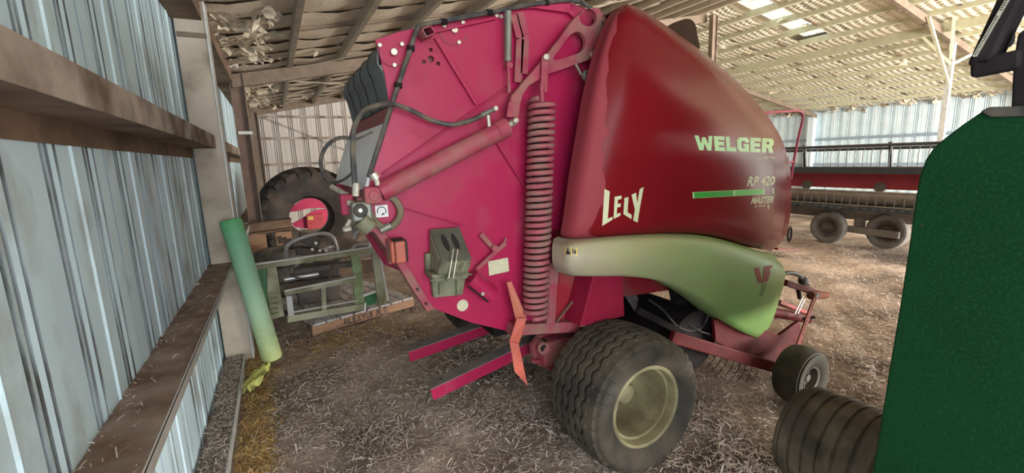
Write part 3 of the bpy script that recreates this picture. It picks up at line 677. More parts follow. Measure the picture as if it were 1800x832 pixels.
# tail lamp and bracket
mb = MB(); p = AT(698, 442, 2.44); mb.box(p+V((-.05, 0, -.07)), p+V((.045, .06, .07))); B(mb, 'lamp_bracket', m_pinkd, bev=.006)
mb = MB(); p = AT(706, 443, 2.33); mb.box(p+V((-.035, 0, -.062)), p+V((.035, .10, .062))); lp = B(mb, 'tail_lamp', m_black, bev=.01)
mb = MB(); mb.box(p+V((-.055, .005, -.058)), p+V((-.030, .095, .058))); B(mb, 'lamp_lens', m_lens, parent=lp, bev=.008)
mb = MB(); mb.box(p+V((-.034, -.012, -.058)), p+V((.02, 0, .058))); B(mb, 'lamp_lens', m_lens, parent=lp, bev=.006)
# stickers, lever, tube on the lower plate
st = sticker('data_plate', ((858, 460), (893, 453), (895, 477), (860, 485)), 2.494, m_cream)
B(MB().disc(AT(813, 537, 2.5), .037, t=.004, n=24), 'reflector_disc', m_cream)
def flatbar(pa, pb, wd, name, y=2.46, mat=m_pinkd, t=.010): return B(MB().bar(AT(*pa, y), AT(*pb, y), wd, t, (0, 1, 0)), name, mat, bev=.002)
flatbar((845, 412), (868, 437), .03, 'lever'); flatbar((888, 428), (838, 474), .028, 'lever', 2.45); B(MB().disc(AT(868, 436, 2.45), .02, t=.02), 'lever_pin', m_pinkd)
flatbar((887, 428), (889, 418), .012, 'lever', 2.45)
B(MB().cyl(AT(826, 488, 2.44), AT(864, 519, 2.44), .055, 18), 'roller_tube', m_pink, smooth=True)
B(MB().bar(AT(822, 500, 2.43), AT(856, 528, 2.43), .05, .02), 'tube_bracket', m_dark); B(MB().disc(AT(848, 516, 2.40), .012, t=.01), 'bolt', m_zinc)
# second, overlapping lower plate
low = [(820, 520), (860, 505), (893, 492), (925, 565), (930, 579), (895, 583), (830, 568), (765, 545), (790, 530)]
# bent guard strip
for nm, q, ya, yb in (('bent_guard', ((891, 497), (899, 495), (925, 556), (923, 572), (908, 566)), 2.40, 2.36), ('bent_guard', ((909, 560), (926, 560), (912, 606), (896, 601)), 2.36, 2.33), ('bent_guard', ((896, 601), (912, 605), (928, 679), (905, 654)), 2.33, 2.30)):
    mb = MB(); n = len(q); mb.prism([AT(x, y, ya+(yb-ya)*i/n) for i, (x, y) in enumerate(q)], (0, .008, 0)); B(mb, nm, m_salmon if 'x' else 0, bev=.001)
# sills under the plate
B(MB().bar(AT(895, 578, 2.46), AT(1015, 572, 2.46), .08, .075), 'bottom_sill', m_pinkd, bev=.006)
for q in (((966, 462), (984, 462), (976, 570), (962, 570)),): B(MB().prism(pp(q, 2.40), (0, .09, 0)), 'upright_channel', m_pinkd, bev=.004)
B(MB().prism(pp(((985, 465), (1095, 440), (1096, 556), (975, 572)), 2.493), (0, .006, 0)), 'lower_panel', m_red)
B(MB().prism(pp(((1048, 465), (1092, 440), (1098, 556), (1020, 575)), 2.30), (0, .19, 0)), 'wheel_arch_plate', m_arch, bev=.004)
seam('folded_rib', (1046, 480), (978, 566), .010, 2.45, m_rust)
# bale ramps
for (Y_, pr, pf) in ((2.85, (757, 686), (938, 600)), (3.40, (718, 620), (872, 566))):
    r_, f_ = AT(*pr, Y_), AT(*pf, Y_); f_ = f_+(f_-r_)*.25
    d = (f_-r_).normalized(); dn = V((d.z, 0, -d.x))*.085
    if dn.z > 0: dn = -dn
    mb = MB(); mb.prism([r_, f_, f_+dn, r_+dn], (0, .006, 0)); ro = B(mb, 'bale_ramp', m_pink)
    mb = MB(); mb.prism([r_, f_, f_+V((0, .11, .004)), r_+V((0, .11, .004))], V((0, 0, .006))); B(mb, 'ramp_top', m_headgr, parent=ro)
    c = r_+d*.10+V((0, .055, .010)); B(MB().disc(c, .010, (0, 0, 1), .002, 10), 'ramp_hole', m_ink, parent=ro)
# axle and undercarriage
B(MB().cyl((1.85, 2.30, .40), (1.85, 4.1, .40), .055, 16), 'axle', m_pinkd, smooth=True)
B(MB().box((1.55, 2.55, .42), (2.05, 2.67, .60)), 'chassis_beam', m_pinkd, bev=.006); B(MB().box((1.55, 3.7, .42), (2.05, 3.8, .60)), 'chassis_beam', m_pinkd, bev=.006)
B(MB().bar(AT(955, 600, 2.60), AT(1000, 636, 2.60), .06, .03), 'frame_brace', m_dark)
B(MB().prism(pp(((935, 610), (950, 590), (1000, 585), (1012, 640), (975, 655), (940, 640)), 2.66), (0, .05, 0)), 'pivot_plate', m_pinkd, bev=.004)
B(MB().cyl(AT(956, 613, 2.55), AT(956, 613, 2.68), .042, 18), 'pivot_tube', m_pinkd, smooth=True); B(MB().disc(AT(956, 613, 2.55), .026, t=.003), 'pivot_bore', m_ink)
B(MB().cyl(AT(935, 635, 2.62), AT(985, 640, 2.62), .016, 10), 'cross_tube', m_pinkd, smooth=True)
B(MB().box((1.35, 2.95, .55), (2.0, 3.55, .75)), 'floor_roller_housing', m_dark, bev=.01)
# --------------------------------------------------- wheels
def tread_rib(th, y, hw):
    g = 0; ph = (th*28/(2*math.pi)) % 1; tri = abs(ph*2-1)*2-1; tri = max(-.7, min(.7, tri*1.5))
    for k, yg in enumerate((-.132, -.068, -.002, .064, .13)):
        if abs(y-yg-tri*.013) < .0125: g = -.026
    if abs(y) > .172:
        q = (th*34/(2*math.pi)+(.5 if y > 0 else 0)) % 1
        if q < .22: g = -.009
    return g
def tyre_mesh(c, R, hw, rr, tread, nth, crown=.02, sgn=1, ny=64, bulge=.035):
    tw = hw*.86; prof = []
    prof.append((-hw*.72, rr)); prof.append((-hw*.80, rr+.012)); prof.append((-hw*.93, rr+(R-rr)*.28)); prof.append((-hw, rr+(R-rr)*.55)); prof.append((-hw*.985, rr+(R-rr)*.74)); prof.append((-tw*1.05, R-crown*1.9))
    pr = [(p.x, p.y) for p in spline([V((a, b_, 0)) for a, b_ in prof], 3)]
    tr = [(-tw+2*tw*i/(ny-1)) for i in range(ny)]
    vs = []; fs = []
    for k in range(nth):
        th = 2*math.pi*k/nth; col = list(pr)
        col += [(y, R-crown*(y/tw)**2*1.0+(tread(th, y, hw) if tread else 0)) for y in tr]
        lug = 0
        col += [(-y, r) for y, r in pr[::-1]]
        if tread is tread_rib:
            q = (th*34/(2*math.pi)) % 1
            for i, (y, r) in enumerate(col):
                if abs(y) > tw*.99 and r > rr+(R-rr)*.62:
                    qq = (q+(.5 if y > 0 else 0)) % 1
                    col[i] = (y*(1-.016*(qq < .24)), r-.003*(qq < .24))
        for (y, r) in col: vs.append((c[0]+r*math.cos(th), c[1]+y*sgn, c[2]+r*math.sin(th)))
    m = len(col)
    for k in range(nth):
        l = (k+1) % nth
        for i in range(m-1): fs.append((k*m+i, l*m+i, l*m+i+1, k*m+i+1) if sgn > 0 else (k*m+i, k*m+i+1, l*m+i+1, l*m+i))
    mb = MB(); mb.add(vs, fs); return mb
WC = V((1.86, 2.09, .365))
tyre = B(tyre_mesh(WC, .445, .262, .240, tread_rib, 476, ny=84), 'tyre', m_tyre, smooth=True)
rim = MB().lathe(WC, [(-.222, .266), (-.232, .258), (-.222, .244), (-.17, .236), (-.165, .222), (-.10, .216), (-.03, .208), (.05, .202), (.075, .185), (.085, .12), (.085, .02)], 56)
rimo = B(rim, 'wheel_rim', m_rim, smooth=True); rimo.data.flip_normals()
B(MB().lathe(WC, [(.09, .095), (.03, .09), (.02, .08), (-.02, .075), (-.045, .06), (-.05, .0)], 28), 'wheel_hub', m_rim, parent=rimo, smooth=True)
for k in range(8): a = k*math.pi/4; B(MB().disc(WC+V((.13*math.cos(a), .086, .13*math.sin(a))), .014, t=.02, n=6), 'wheel_nut', m_rim, parent=rimo)
WF = V((1.86, 4.36, .425))
tyf = B(tyre_mesh(WF, .432, .245, .235, tread_rib, 204, ny=40), 'tyre', m_tyre, smooth=True)
B(MB().lathe(WF, [(-.20, .258), (-.205, .24), (-.15, .22), (0, .2), (.03, .1), (.03, .0)], 40), 'wheel_rim', m_rim, smooth=True)
# --------------------------------------------------- hood
def coons(Lp, Rp, Bp, nu, nv, k=2.0, Tp=None):
    Lr, Rr, Br = resample(spline(Lp, 6), nv), resample(spline(Rp, 6), nv), resample(spline(Bp, 6), nu)
    Tr = resample(spline(Tp, 6), nu) if Tp else None
    rows = []
    for j in range(nv):
        v = j/(nv-1); row = []
        for i in range(nu):
            u = i/(nu-1); p = Lr[j].lerp(Rr[j], u)+(Br[i]-Lr[0].lerp(Rr[0], u))*(1-v)**k
            if Tr: p += (Tr[i]-Lr[-1].lerp(Rr[-1], u))*v**k
            row.append(p)
        rows.append(row)
    return rows
def P2(l): return [V((x, y, 0)) for x, y in l]
HL = P2([(992, 419), (1000, 370), (1008, 310), (1020, 240), (1034, 160), (1052, 90), (1072, 38), (1086, 16), (1098, 8)])
HR = P2([(1356, 441), (1378, 420), (1388, 385), (1391, 340), (1388, 290), (1374, 245), (1345, 198), (1300, 148), (1250, 103), (1200, 65), (1150, 31), (1125, 16), (1108, 8)])
HB = P2([(992, 419), (1040, 418), (1100, 414), (1180, 410), (1240, 413), (1290, 424), (1330, 437), (1356, 441)])
NU, NV = 44, 46
rows = coons(HL, HR, HB, NU, NV, 2.2)
def hoodY(u, v):
    y = 2.16-.17*math.sin(math.pi*min(max(u, 0), 1))**.75*(.55+.45*math.sin(math.pi*min(1, v*.9+.12)))
    if u < .07: y += .05*(1-u/.07)**2
    if u > .86: y += .20*((u-.86)/.14)**2.2
    if v < .06: y += .035*(1-v/.06)**2
    if v > .9: y += .10*((v-.9)/.1)**2
    return y
def shell(rows, yf, name, mat, back, bl=.05):
    nv, nu = len(rows), len(rows[0])
    G = [[AT(p.x, p.y, yf(i/(nu-1), j/(nv-1))) for i, p in enumerate(r)] for j, r in enumerate(rows)]
    mb = MB().grid(G)
    uvs = [(i/(nu-1), j/(nv-1)) for j in range(nv) for i in range(nu)]
    idx = lambda j, i: j*nu+i
    ring = [idx(0, i) for i in range(nu)]+[idx(j, nu-1) for j in range(1, nv)]+[idx(nv-1, i) for i in range(nu-2, -1, -1)]+[idx(j, 0) for j in range(nv-2, 0, -1)]
    n0 = len(mb.v); R_ = len(ring)
    for q in ring:
        i = q % nu; d = bl if (i == 0) else back
        if i in (1, 2, 3): d = bl+(back-bl)*i/4
        x, y, z = mb.v[q]; mb.v.append((x, y+d, z)); uvs.append(uvs[q])
    for k in range(R_): l = (k+1) % R_; mb.f.append((ring[k], n0+k, n0+l, ring[l]))
    o = mb.build(name, mat, baler, smooth=2)
    bm = bmesh.new(); bm.from_mesh(o.data); bmesh.ops.recalc_face_normals(bm, faces=bm.faces); bm.to_mesh(o.data); bm.free()
    uvl = o.data.uv_layers.new(name='UVMap')
    for lp in o.data.loops: uvl.data[lp.index].uv = uvs[lp.vertex_index]
    return o, BVHTree.FromPolygons([tuple(p) for r in G for p in r], [(j*nu+i, j*nu+i+1, (j+1)*nu+i+1, (j+1)*nu+i) for j in range(nv-1) for i in range(nu-1)])
hood, hbvh = shell(rows, hoodY, 'hood', m_hood, .40)
FL = P2([(998, 485), (991, 470), (990, 445), (992, 425)])
FR = P2([(1337, 596), (1356, 568), (1372, 520), (1381, 482), (1372, 462), (1356, 446)])
FB = P2([(998, 485), (1050, 486), (1100, 486), (1150, 492), (1195, 507), (1240, 533), (1285, 570), (1315, 588), (1337, 596)])
FT = P2([(992, 425), (1050, 418), (1110, 413), (1180, 411), (1240, 415), (1290, 427), (1330, 440), (1356, 446)])
fr = coons(FL, FR, FB, 44, 16, 1.0, FT)
def fendY(u, v):
    y = 2.13-.10*math.sin(math.pi*u)**.8-.05*math.sin(math.pi*v)
    if u < .04: y += .05*(1-u/.04)**2
    if u > .93: y += .06*((u-.93)/.07)**2
    if v > .85: y += .05*((v-.85)/.15)**2
    return y
fend, fbvh = shell(fr, fendY, 'fender', m_fend, .22, .12)
# far-side hood and fender (seen only from elsewhere)
for o, nm, mt in ((hood, 'hood', m_hood), (fend, 'fender', m_fend)):
    me = o.data.copy(); 
    for v in me.vertices: v.co.y = -v.co.y
    me.flip_normals(); c = bpy.data.objects.new(nm, me); COL.objects.link(c); c.parent = baler
# body between the hoods
mb = MB(); mb.prism([V((1.7, 2.55, .85)), V((3.35, 2.55, .75)), V((3.55, 2.55, 1.2)), V((3.45, 2.55, 1.65)), V((2.7, 2.55, 2.3)), V((1.95, 2.55, 2.55))], (0, 1.2, 0)); B(mb, 'front_body', m_red)
# flap that shows above the hood
mb = MB(); mb.prism(spline([AT(x, y, 2.75) for x, y in ((1170, 55), (1178, 44), (1195, 36), (1211, 33), (1222, 42), (1226, 62), (1228, 90), (1190, 90))], 4, closed=True), (0, .02, 0)); B(mb, 'hood_flap', m_flap)
# guard tube loop in front of the hood
B(MB().tube(spline([AT(1340, 199, 2.62), AT(1380, 196, 2.62), AT(1402, 195, 2.62), AT(1410, 200, 2.62), AT(1411, 210, 2.62), AT(1404, 240, 2.62), AT(1397, 275, 2.62), AT(1390, 315, 2.62)], 5), .012, 8), 'guard_rail', m_tubered, smooth=True)
B(MB().cyl(AT(1384, 286, 2.62), AT(1396, 284, 2.62), .010, 8), 'guard_rail', m_tubered, smooth=True)
# --------------------------------------------------- lettering on the hood and fender
def decal(polys, mat, bvh, name, parent, off=.0018, sub=1):
    bm = bmesh.new()
    for poly in polys:
        try: bm.faces.new([bm.verts.new((x, y, 0)) for x, y in poly])
        except ValueError: pass
    bm.normal_update(); bmesh.ops.triangulate(bm, faces=bm.faces)
    for _ in range(sub): bmesh.ops.subdivide_edges(bm, edges=bm.edges, cuts=1, use_grid_fill=True)
    bm.verts.index_update(); vs = []; ok = True
    for v in bm.verts:
        d = ray(v.co.x, v.co.y).normalized(); h = bvh.ray_cast(EYE, d)
        if h[0] is None: h = (EYE+d*2.9, -d)
        n = h[1] if h[1].dot(d) < 0 else -h[1]
        vs.append(h[0]+n*off)
    fs = [tuple(v.index for v in f.verts) for f in bm.faces]; bm.free()
    return mk(name, vs, fs, mat, parent)
def quadmap(q, polys, w_=1.0, h_=1.0):
    (a, b_, c, d) = q; out = []
    for p in polys:
        r = []
        for x, y in p:
            u, v = x/w_, y/h_
            r.append(((1-u)*(1-v)*a[0]+u*(1-v)*b_[0]+u*v*c[0]+(1-u)*v*d[0], (1-u)*(1-v)*a[1]+u*(1-v)*b_[1]+u*v*c[1]+(1-u)*v*d[1]))
        out.append(r)
    return out
def letter(ch):     # heavy block capitals in a unit box, y downwards
    s = .33
    if ch == 'W': return [[(0, 0), (.24, 0), (.30, .58), (.42, .10), (.60, .10), (.71, .58), (.78, 0), (1, 0), (.84, 1), (.62, 1), (.51, .52), (.40, 1), (.16, 1)]]
    if ch == 'E': return [[(0, 0), (1, 0), (1, .25), (.40, .25), (.40, .37), (.93, .37), (.93, .61), (.40, .61), (.40, .75), (1, .75), (1, 1), (0, 1)]]
    if ch == 'L': return [[(0, 0), (.40, 0), (.40, .74), (1, .74), (1, 1), (0, 1)]]
    if ch == 'G': return [[(.22, 0), (.80, 0), (1, .18), (1, .36), (.66, .36), (.62, .25), (.42, .25), (.36, .32), (.36, .68), (.42, .75), (.64, .75), (.64, .64), (.52, .64), (.52, .44), (1, .44), (1, 1), (.80, 1), (.22, 1), (0, .82), (0, .18)]]
    if ch == 'R': return [[(0, 0), (.78, 0), (.95, .12), (.97, .42), (.82, .55), (1, 1), (.62, 1), (.48, .66), (.38, .66), (.38, 1), (0, 1), (0, .24), (.38, .24), (.38, .43), (.55, .43), (.60, .38), (.60, .29), (.55, .24), (0, .239)]]
polys = []
x = 0
for ch, wd in (('W', 1.55), ('E', .92), ('L', .88), ('G', 1.05), ('E', .92), ('R', 1.05)):
    polys += [[(x+px*wd, py) for px, py in p] for p in letter(ch)]; x += wd+.09
x -= .09
lo = decal(quadmap(((1220, 238), (1361, 244), (1359, 269), (1224, 264)), polys, x), m_ltgreen, hbvh, 'lettering', hood, sub=1)
S_ = 380/1317
LE = [[(147, 458), (179, 474), (167, 640), (196, 627), (195, 646), (133, 684)], [(209, 506), (251, 499), (250, 520), (229, 524), (227, 549), (246, 547), (244, 569), (224, 571), (221, 611), (244, 603), (243, 622), (202, 641)], [(268, 513), (293, 508), (287, 600), (313, 618), (310, 642), (262, 612)], [(311, 494), (339, 481), (346, 545), (361, 460), (385, 446), (365, 560), (348, 663), (321, 650), (332, 585)]]
decal([[(1020+a*S_, 200+b_*S_) for a, b_ in p] for p in LE], m_cream2, hbvh, 'lettering', hood)
bar = lambda t0, t1, m=0: [(1217+143*t0+m, 338-7*t0+m*.8), (1217+143*t1-m, 338-7*t1+m*.8), (1217.5+142.5*t1-m, 349-8*t1-m*.8), (1217.5+142.5*t0+m, 349-8*t0-m*.8)]
decal([bar(0, 1)], m_ltgreen, hbvh, 'colour_bar', hood, .0012, 3)
decal([bar(.015, .505, .8)], m_dkgreen, hbvh, 'colour_bar', hood, .0024, 3)
decal([bar(.515, .865, .8)], m_midgreen, hbvh, 'colour_bar', hood, .0024, 3)
def text_polys(txt, quad, shear=0, bold=0):
    cu = bpy.data.curves.new('t', 'FONT'); cu.body = txt; cu.size = 1; cu.shear = shear; cu.offset = bold; cu.resolution_u = 2
    o = bpy.data.objects.new('t', cu); COL.objects.link(o); dg = bpy.context.evaluated_depsgraph_get()
    me = bpy.data.meshes.new_from_object(o.evaluated_get(dg)); bpy.data.objects.remove(o)
    xs_ = [v.co.x for v in me.vertices]; ys_ = [v.co.y for v in me.vertices]; x0, x1, y0, y1 = min(xs_), max(xs_), min(ys_), max(ys_)
    ps = [[((me.vertices[i].co.x-x0)/(x1-x0), 1-(me.vertices[i].co.y-y0)/(y1-y0)) for i in f.vertices] for f in me.polygons]
    bpy.data.meshes.remove(me); return quadmap(quad, ps)
decal(text_polys('RP 420', ((1314, 310), (1362, 309), (1362, 326), (1312, 328)), .25, .035), m_cream2, hbvh, 'lettering', hood, sub=0)
decal(text_polys('MASTER', ((1321, 347), (1360, 345), (1359, 357), (1319, 359)), .25, .035), m_cream2, hbvh, 'lettering', hood, sub=0)
decal(text_polys('www.welger.com', ((1328, 273.5), (1362, 275.5), (1362, 280), (1328, 278.5)), .2, .01), m_cream, hbvh, 'lettering', hood, sub=0)
decal([[(1325, 363.5), (1330, 361), (1329, 364.5)], [(1332, 362), (1345, 361.5), (1345, 362.5), (1332, 363)], [(1349, 361), (1352, 361), (1351, 368), (1349, 366)]], m_cream, hbvh, 'lettering', hood, sub=0)
# V mark and warning sticker on the fender
decal([[(1325, 472), (1334, 470), (1340, 497), (1332, 498)], [(1342, 468.5), (1358, 466), (1349, 495), (1340, 497)]], m_emb, fbvh, 'emblem', fend)
decal([[(1340, 498.5), (1349, 497), (1341, 520), (1335, 521)]], m_emb2, fbvh, 'emblem', fend)
wsx = decal([[(993, 433), (1015, 436), (1014, 450), (993, 448)]], m_yellow, fbvh, 'warning_sticker', fend)
decal([[(995, 447), (999, 436.5), (1003.5, 448)], [(1006, 438), (1008, 438), (1007.5, 446), (1006, 446)], [(1009, 441), (1012.5, 440), (1012, 447), (1009, 447)]], m_ink, fbvh, 'warning_sign', fend, .003)
# oval pale spot on the fender is left to the paint
# --------------------------------------------------- pickup, hitch end and gauge wheel
B(MB().prism([AT(1185, 510, 2.42), AT(1215, 525, 2.42), AT(1285, 575, 2.42), AT(1230, 590, 2.42), AT(1195, 566, 2.42)], (0, .06, 0)), 'pickup_side', m_dark)
B(MB().box((2.12, 2.9, 1.08), (3.1, 3.8, 1.25)), 'feeder_housing', m_dark)
B(MB().prism(pp(((1255, 562), (1300, 560), (1370, 590), (1405, 565), (1412, 600), (1395, 652), (1375, 662), (1300, 625), (1258, 600)), 2.16), (0, .03, 0)), 'pickup_end_plate', m_redd, bev=.004)
B(MB().bar(AT(1180, 592, 2.12), AT(1392, 655, 2.08), .04, .09), 'pickup_side_beam', m_redd, bev=.008)
B(MB().bar(AT(1120, 545, 2.25), AT(1250, 612, 2.15), .05, .05), 'pickup_side_beam', m_dark, bev=.006)
for i in range(7):
    p = AT(1122+14*i, 549+5*i, 2.62); B(MB().bar(p, p+V((.035, .25, .16)), .05, .006), 'stripper_plate', m_chrome)
B(MB().lathe((2.72, 0, .46), [(2.25, .02), (2.25, .24), (3.75, .24), (3.75, .02)], 28), 'pickup_reel', m_dark, smooth=True)
for k in range(24):
    y_ = 2.35+k*.058; mb = MB()
    mb.tube([(2.72+.23*math.cos(a), y_, .46+.23*math.sin(a)) for a in [math.radians(q) for q in range(20, 200, 20)]], .008, 5); B(mb, 'stripper_band', m_grab, smooth=True)
hose([AT(1140, 527, 2.3), AT(1165, 545, 2.28), AT(1190, 573, 2.26), AT(1215, 582, 2.25), AT(1235, 574, 2.25), AT(1245, 555, 2.25)], .009, m_black, name='cable')
hose([AT(1195, 560, 2.3), AT(1230, 582, 2.2), AT(1250, 590, 2.2), AT(1256, 610, 2.2), AT(1246, 622, 2.2), AT(1235, 615, 2.2)], .006, m_black, name='cable')
for i in range(9):
    p = AT(1262+10*i, 610+6*i, 2.3); B(MB().tube(spline([p, p+V((-.05, .0, -.10)), p+V((-.13, .0, -.14))], 4), .003, 5), 'pickup_tine', m_dark)
B(MB().cyl(AT(1352, 548, 2.25), AT(1420, 560, 2.25), .045, 14), 'hitch_tube', m_redd, smooth=True)
B(MB().bar(AT(1350, 525, 2.5), AT(1400, 545, 2.5), .25, .03), 'hitch_plate', m_red)
B(MB().bar(AT(1380, 497, 2.25), AT(1440, 517, 2.25), .04, .055), 'drawbar_arm', m_redd, bev=.006)
B(MB().cyl(AT(1425, 520, 2.15), AT(1452, 519, 2.3), .035, 14), 'drawbar_tube', m_orange, smooth=True); B(MB().disc(AT(1437, 520, 2.13), .026, t=.004), 'drawbar_bore', m_ink)
B(MB().bar(AT(1432, 524, 2.10), AT(1396, 625, 2.02), .055, .012, (0, 1, 0)), 'perforated_strut', m_orange, bev=.002)
for i in range(11):
    t = .08+i*.055; p = AT(1432, 524, 2.10).lerp(AT(1396, 625, 2.02), t); B(MB().disc(p+V((0, -.006, 0)), .008, t=.004, n=8), 'strut_hole', m_ink)
B(MB().cyl(AT(1416, 522, 2.2), AT(1402, 552, 2.2), .006, 6), 'linkage_rod', m_zinc); B(MB().cyl(AT(1411, 522, 2.2), AT(1397, 552, 2.2), .006, 6), 'linkage_rod', m_zinc)
hose([AT(1370, 487, 2.5), AT(1385, 480, 2.5), AT(1402, 483, 2.5), AT(1412, 492, 2.5), AT(1420, 500, 2.5)], .022, m_black, name='drive_shaft')
B(MB().sph(AT(1412, 494, 2.5), .05), 'shaft_guard', m_black, smooth=True); B(MB().cyl(AT(1402, 505, 2.45), AT(1406, 525, 2.45), .02, 8), 'stand_leg', m_dark)
B(MB().bar(AT(1362, 437, 2.6), AT(1398, 440, 2.6), .06, .02), 'front_step', m_red); 
for r_ in (.04, .055): B(MB().tube([AT(1388, 412, 2.6)+V((r_*math.cos(a)*.6, 0, r_*1.4*math.sin(a))) for a in [k*math.pi/10 for k in range(20)]], .006, 6, closed=True), 'cable_coil', m_dark)
B(MB().cyl(AT(1412, 561, 2.15), AT(1432, 558, 2.1), .015, 8), 'pin', m_dark)
GC = V((3.47, 1.86, .145))
gt = B(tyre_mesh(GC, .235, .105, .10, None, 60, ny=16, crown=.02), 'gauge_tyre', m_tyre, smooth=True)
B(MB().lathe(GC, [(-.085, .105), (-.08, .09), (-.03, .08), (-.02, .03), (-.06, .028), (-.06, 0)], 28), 'gauge_rim', m_grab, smooth=True)
B(MB().bar(AT(1396, 622, 2.02), GC+V((0, .12, 0)), .03, .05), 'gauge_wheel_arm', m_redd, bev=.004)
# wheel chock holder
hd = B(MB().prism(pp(((748, 447), (760, 445), (762, 480), (750, 484)), 2.46), (0, .04, 0)), 'chock_holder', m_olive, bev=.003)
mb = MB(); mb.prism([AT(758, 484, 2.45), AT(821, 478, 2.45), AT(813, 519, 2.45), AT(763, 524, 2.45)], (0, .045, 0)); B(mb, 'chock_tray', m_olive, parent=hd, bev=.004)
zt = AT(790, 482, 2.32)
def XZ(px, py, Y): p = AT(px, py, Y); return p
mb = MB(); a_, b_, c_, d_ = AT(757, 468, 2.34), AT(825, 464, 2.34), AT(822, 490, 2.34), AT(764, 497, 2.34)
mb.prism([a_+V((0, .0, -.05)), b_+V((0, 0, -.05)), c_, d_], (0, .15, 0)); B(mb, 'chock_tray', m_olive, parent=hd, bev=.006)
B(MB().box(a_+V((-.008, -.012, -.085)), b_+V((.008, 0, -.055))), 'tray_rim', m_olive, parent=hd, bev=.003)
for x in (776, 806): B(MB().bar(AT(x, 488, 2.435), AT(x, 518, 2.435), .03, .02), 'tray_rib', m_olive, parent=hd, bev=.004)
for x0 in (797, 805):
    B(MB().tube([AT(x0, 438, 2.30), AT(x0-3, 458, 2.268), AT(x0-8, 489, 2.272)], .0035, 6), 'retaining_wire', m_zinc, parent=hd)
B(MB().bar(AT(785, 491, 2.31), AT(796, 489, 2.31), .012, .03), 'wire_clip', m_olive, parent=hd)
# the wheel chock itself
ck = thing('wheel_chock', 'grey-green plastic wheel chock with two oval slots, held on the baler side', 'wheel chock', tuple(AT(792, 470, 2.42)))
tl, trr, br, bl = AT(759, 405, 2.475), AT(803, 402, 2.475), AT(829, 458, 2.30), AT(777, 463, 2.30)
bl2, br2 = AT(770, 484, 2.32), AT(822, 480, 2.32)
tl.x = bl.x-.008; trr.x = br.x+.0
wk = MB().hexa([bl2, br2, br2+V((0, .165, 0)), bl2+V((0, .165, 0)), bl, br, trr, tl]); wk.build('chock_body', m_olive, ck, bev=.012)
nrm = (br-bl).cross(tl-bl).normalized(); nrm = nrm if nrm.y < 0 else -nrm
lid = MB().prism([bl+nrm*.002, br+nrm*.002, trr+nrm*.002, tl+nrm*.002], nrm*.012); lid.build('chock_face', m_olived, ck, bev=.008)
ctr = (bl+br+tl+trr)/4; ex = (br-bl).normalized(); ey = (tl-bl).normalized()
for s in (-1, 1):
    c = ctr+ex*.030*s+nrm*.0135+ey*.01
    MB().prism([c+ex*.018*math.cos(a)+ey*.062*math.sin(a) for a in [k*math.pi/10 for k in range(20)]], nrm*.002).build('handle_slot', m_ink, ck)
for s in (-.075, -.03, .03, .075): MB().bar((bl+br)/2+ex*s+V((0, -.004, -.01)), (bl2+br2)/2+ex*s+V((0, -.004, 0)), .014, .012).build('chock_rib', m_olive, ck, bev=.003)

# ================================================================== OTHER MACHINES
# green machine at the right edge
gm = thing('green_machine', 'dark green farm machine panel with ribbed tyre at the right edge', 'machine', (2.2, .2, 0))
GP = [(1530, 850), (1548, 740), (1562, 650), (1580, 545), (1596, 440), (1606, 365), (1615, 312), (1626, 281), (1640, 260), (1656, 246), (1690, 220), (1728, 194), (1760, 189)]
GX = 1.70
G = [ATX(x, y, GX) for x, y in GP]; G.append(V((GX, -2.0, G[-1].z+.03))); G.append(V((GX, -2.0, .55))); G.append(V((GX, G[0].y-.02, .55)))
MB().prism(G, (.03, 0, 0)).build('side_panel', m_machine, gm, bev=.006)
MB().disc(ATX(1621, 396, GX), .004, (-1, 0, 0), t=.002, n=10).build('panel_hole', m_ink, gm)
MB().prism([p+V((.03, (-.05 if p.y > 0 else .03), (-.06 if p.z > 1.2 else .03))) for p in G], (5.2, 0, 0)).build('unseen_machine_body', m_machine, gm)  # unseen bulk, lengthened to keep light off the baler
MB().box((1.95, -1.9, 2.0), (6.8, .12, 3.0)).build('unseen_light_block', m_machine, gm, bev=.05)  # unseen box added to shade the hood and near wheel
MB().prism([ATX(x, y, GX-.012) for x, y in ((1722, 196), (1738, 188), (1780, 187), (1850, 182), (1850, 204), (1740, 206))], (.06, 0, 0)).build('top_trim', m_black, gm, bev=.004)
TC = V((2.66, 1.10, .21))
def tread_straight(th, y, hw):
    for yg in (-.17, -.085, -.01, .065, .14, .21):
        if abs(y-yg) < .008: return -.016
    return 0
tyre_mesh(TC, .300, .31, .17, tread_straight, 120, ny=120, crown=.015).build('ribbed_tyre', m_tyred, gm, smooth=True)
MB().lathe(TC, [(-.28, .18), (-.2, .16), (0, .15), (.02, 0)], 36).build('wheel_rim', m_dark, gm, smooth=True)
MB().cyl((2.66, 1.12, .21), (2.66, .3, .21), .05, 12).build('wheel_axle', m_dark, gm); MB().box((2.6, .25, .2), (2.8, .4, .7)).build('axle_stand', m_dark, gm)
MB().bar(ATX(1788, -12, 1.78), ATX(1727, 118, 1.78), .05, .075, (1, 0, 0)).build('support_arm', m_dark, gm, bev=.01)
MB().bar(ATX(1708, 122, 1.76), ATX(1800, 103, 1.76), .05, .035, (1, 0, 0)).build('arm_foot', m_dark, gm, bev=.01)
MB().prism([ATX(x, y, 1.75) for x, y in ((1788, 60), (1815, 40), (1815, 200), (1776, 200), (1780, 110))], (.08, 0, 0)).build('mast', m_dark, gm, bev=.006)
for i in range(26):
    p = ATX(1771-i*2.25, 0+i*3.9, 1.74); MB().cyl(p+V((-.006, 0, 0)), p+V((.006, 0, 0)), .0045, 6).build('chain_link', m_zinc, gm)
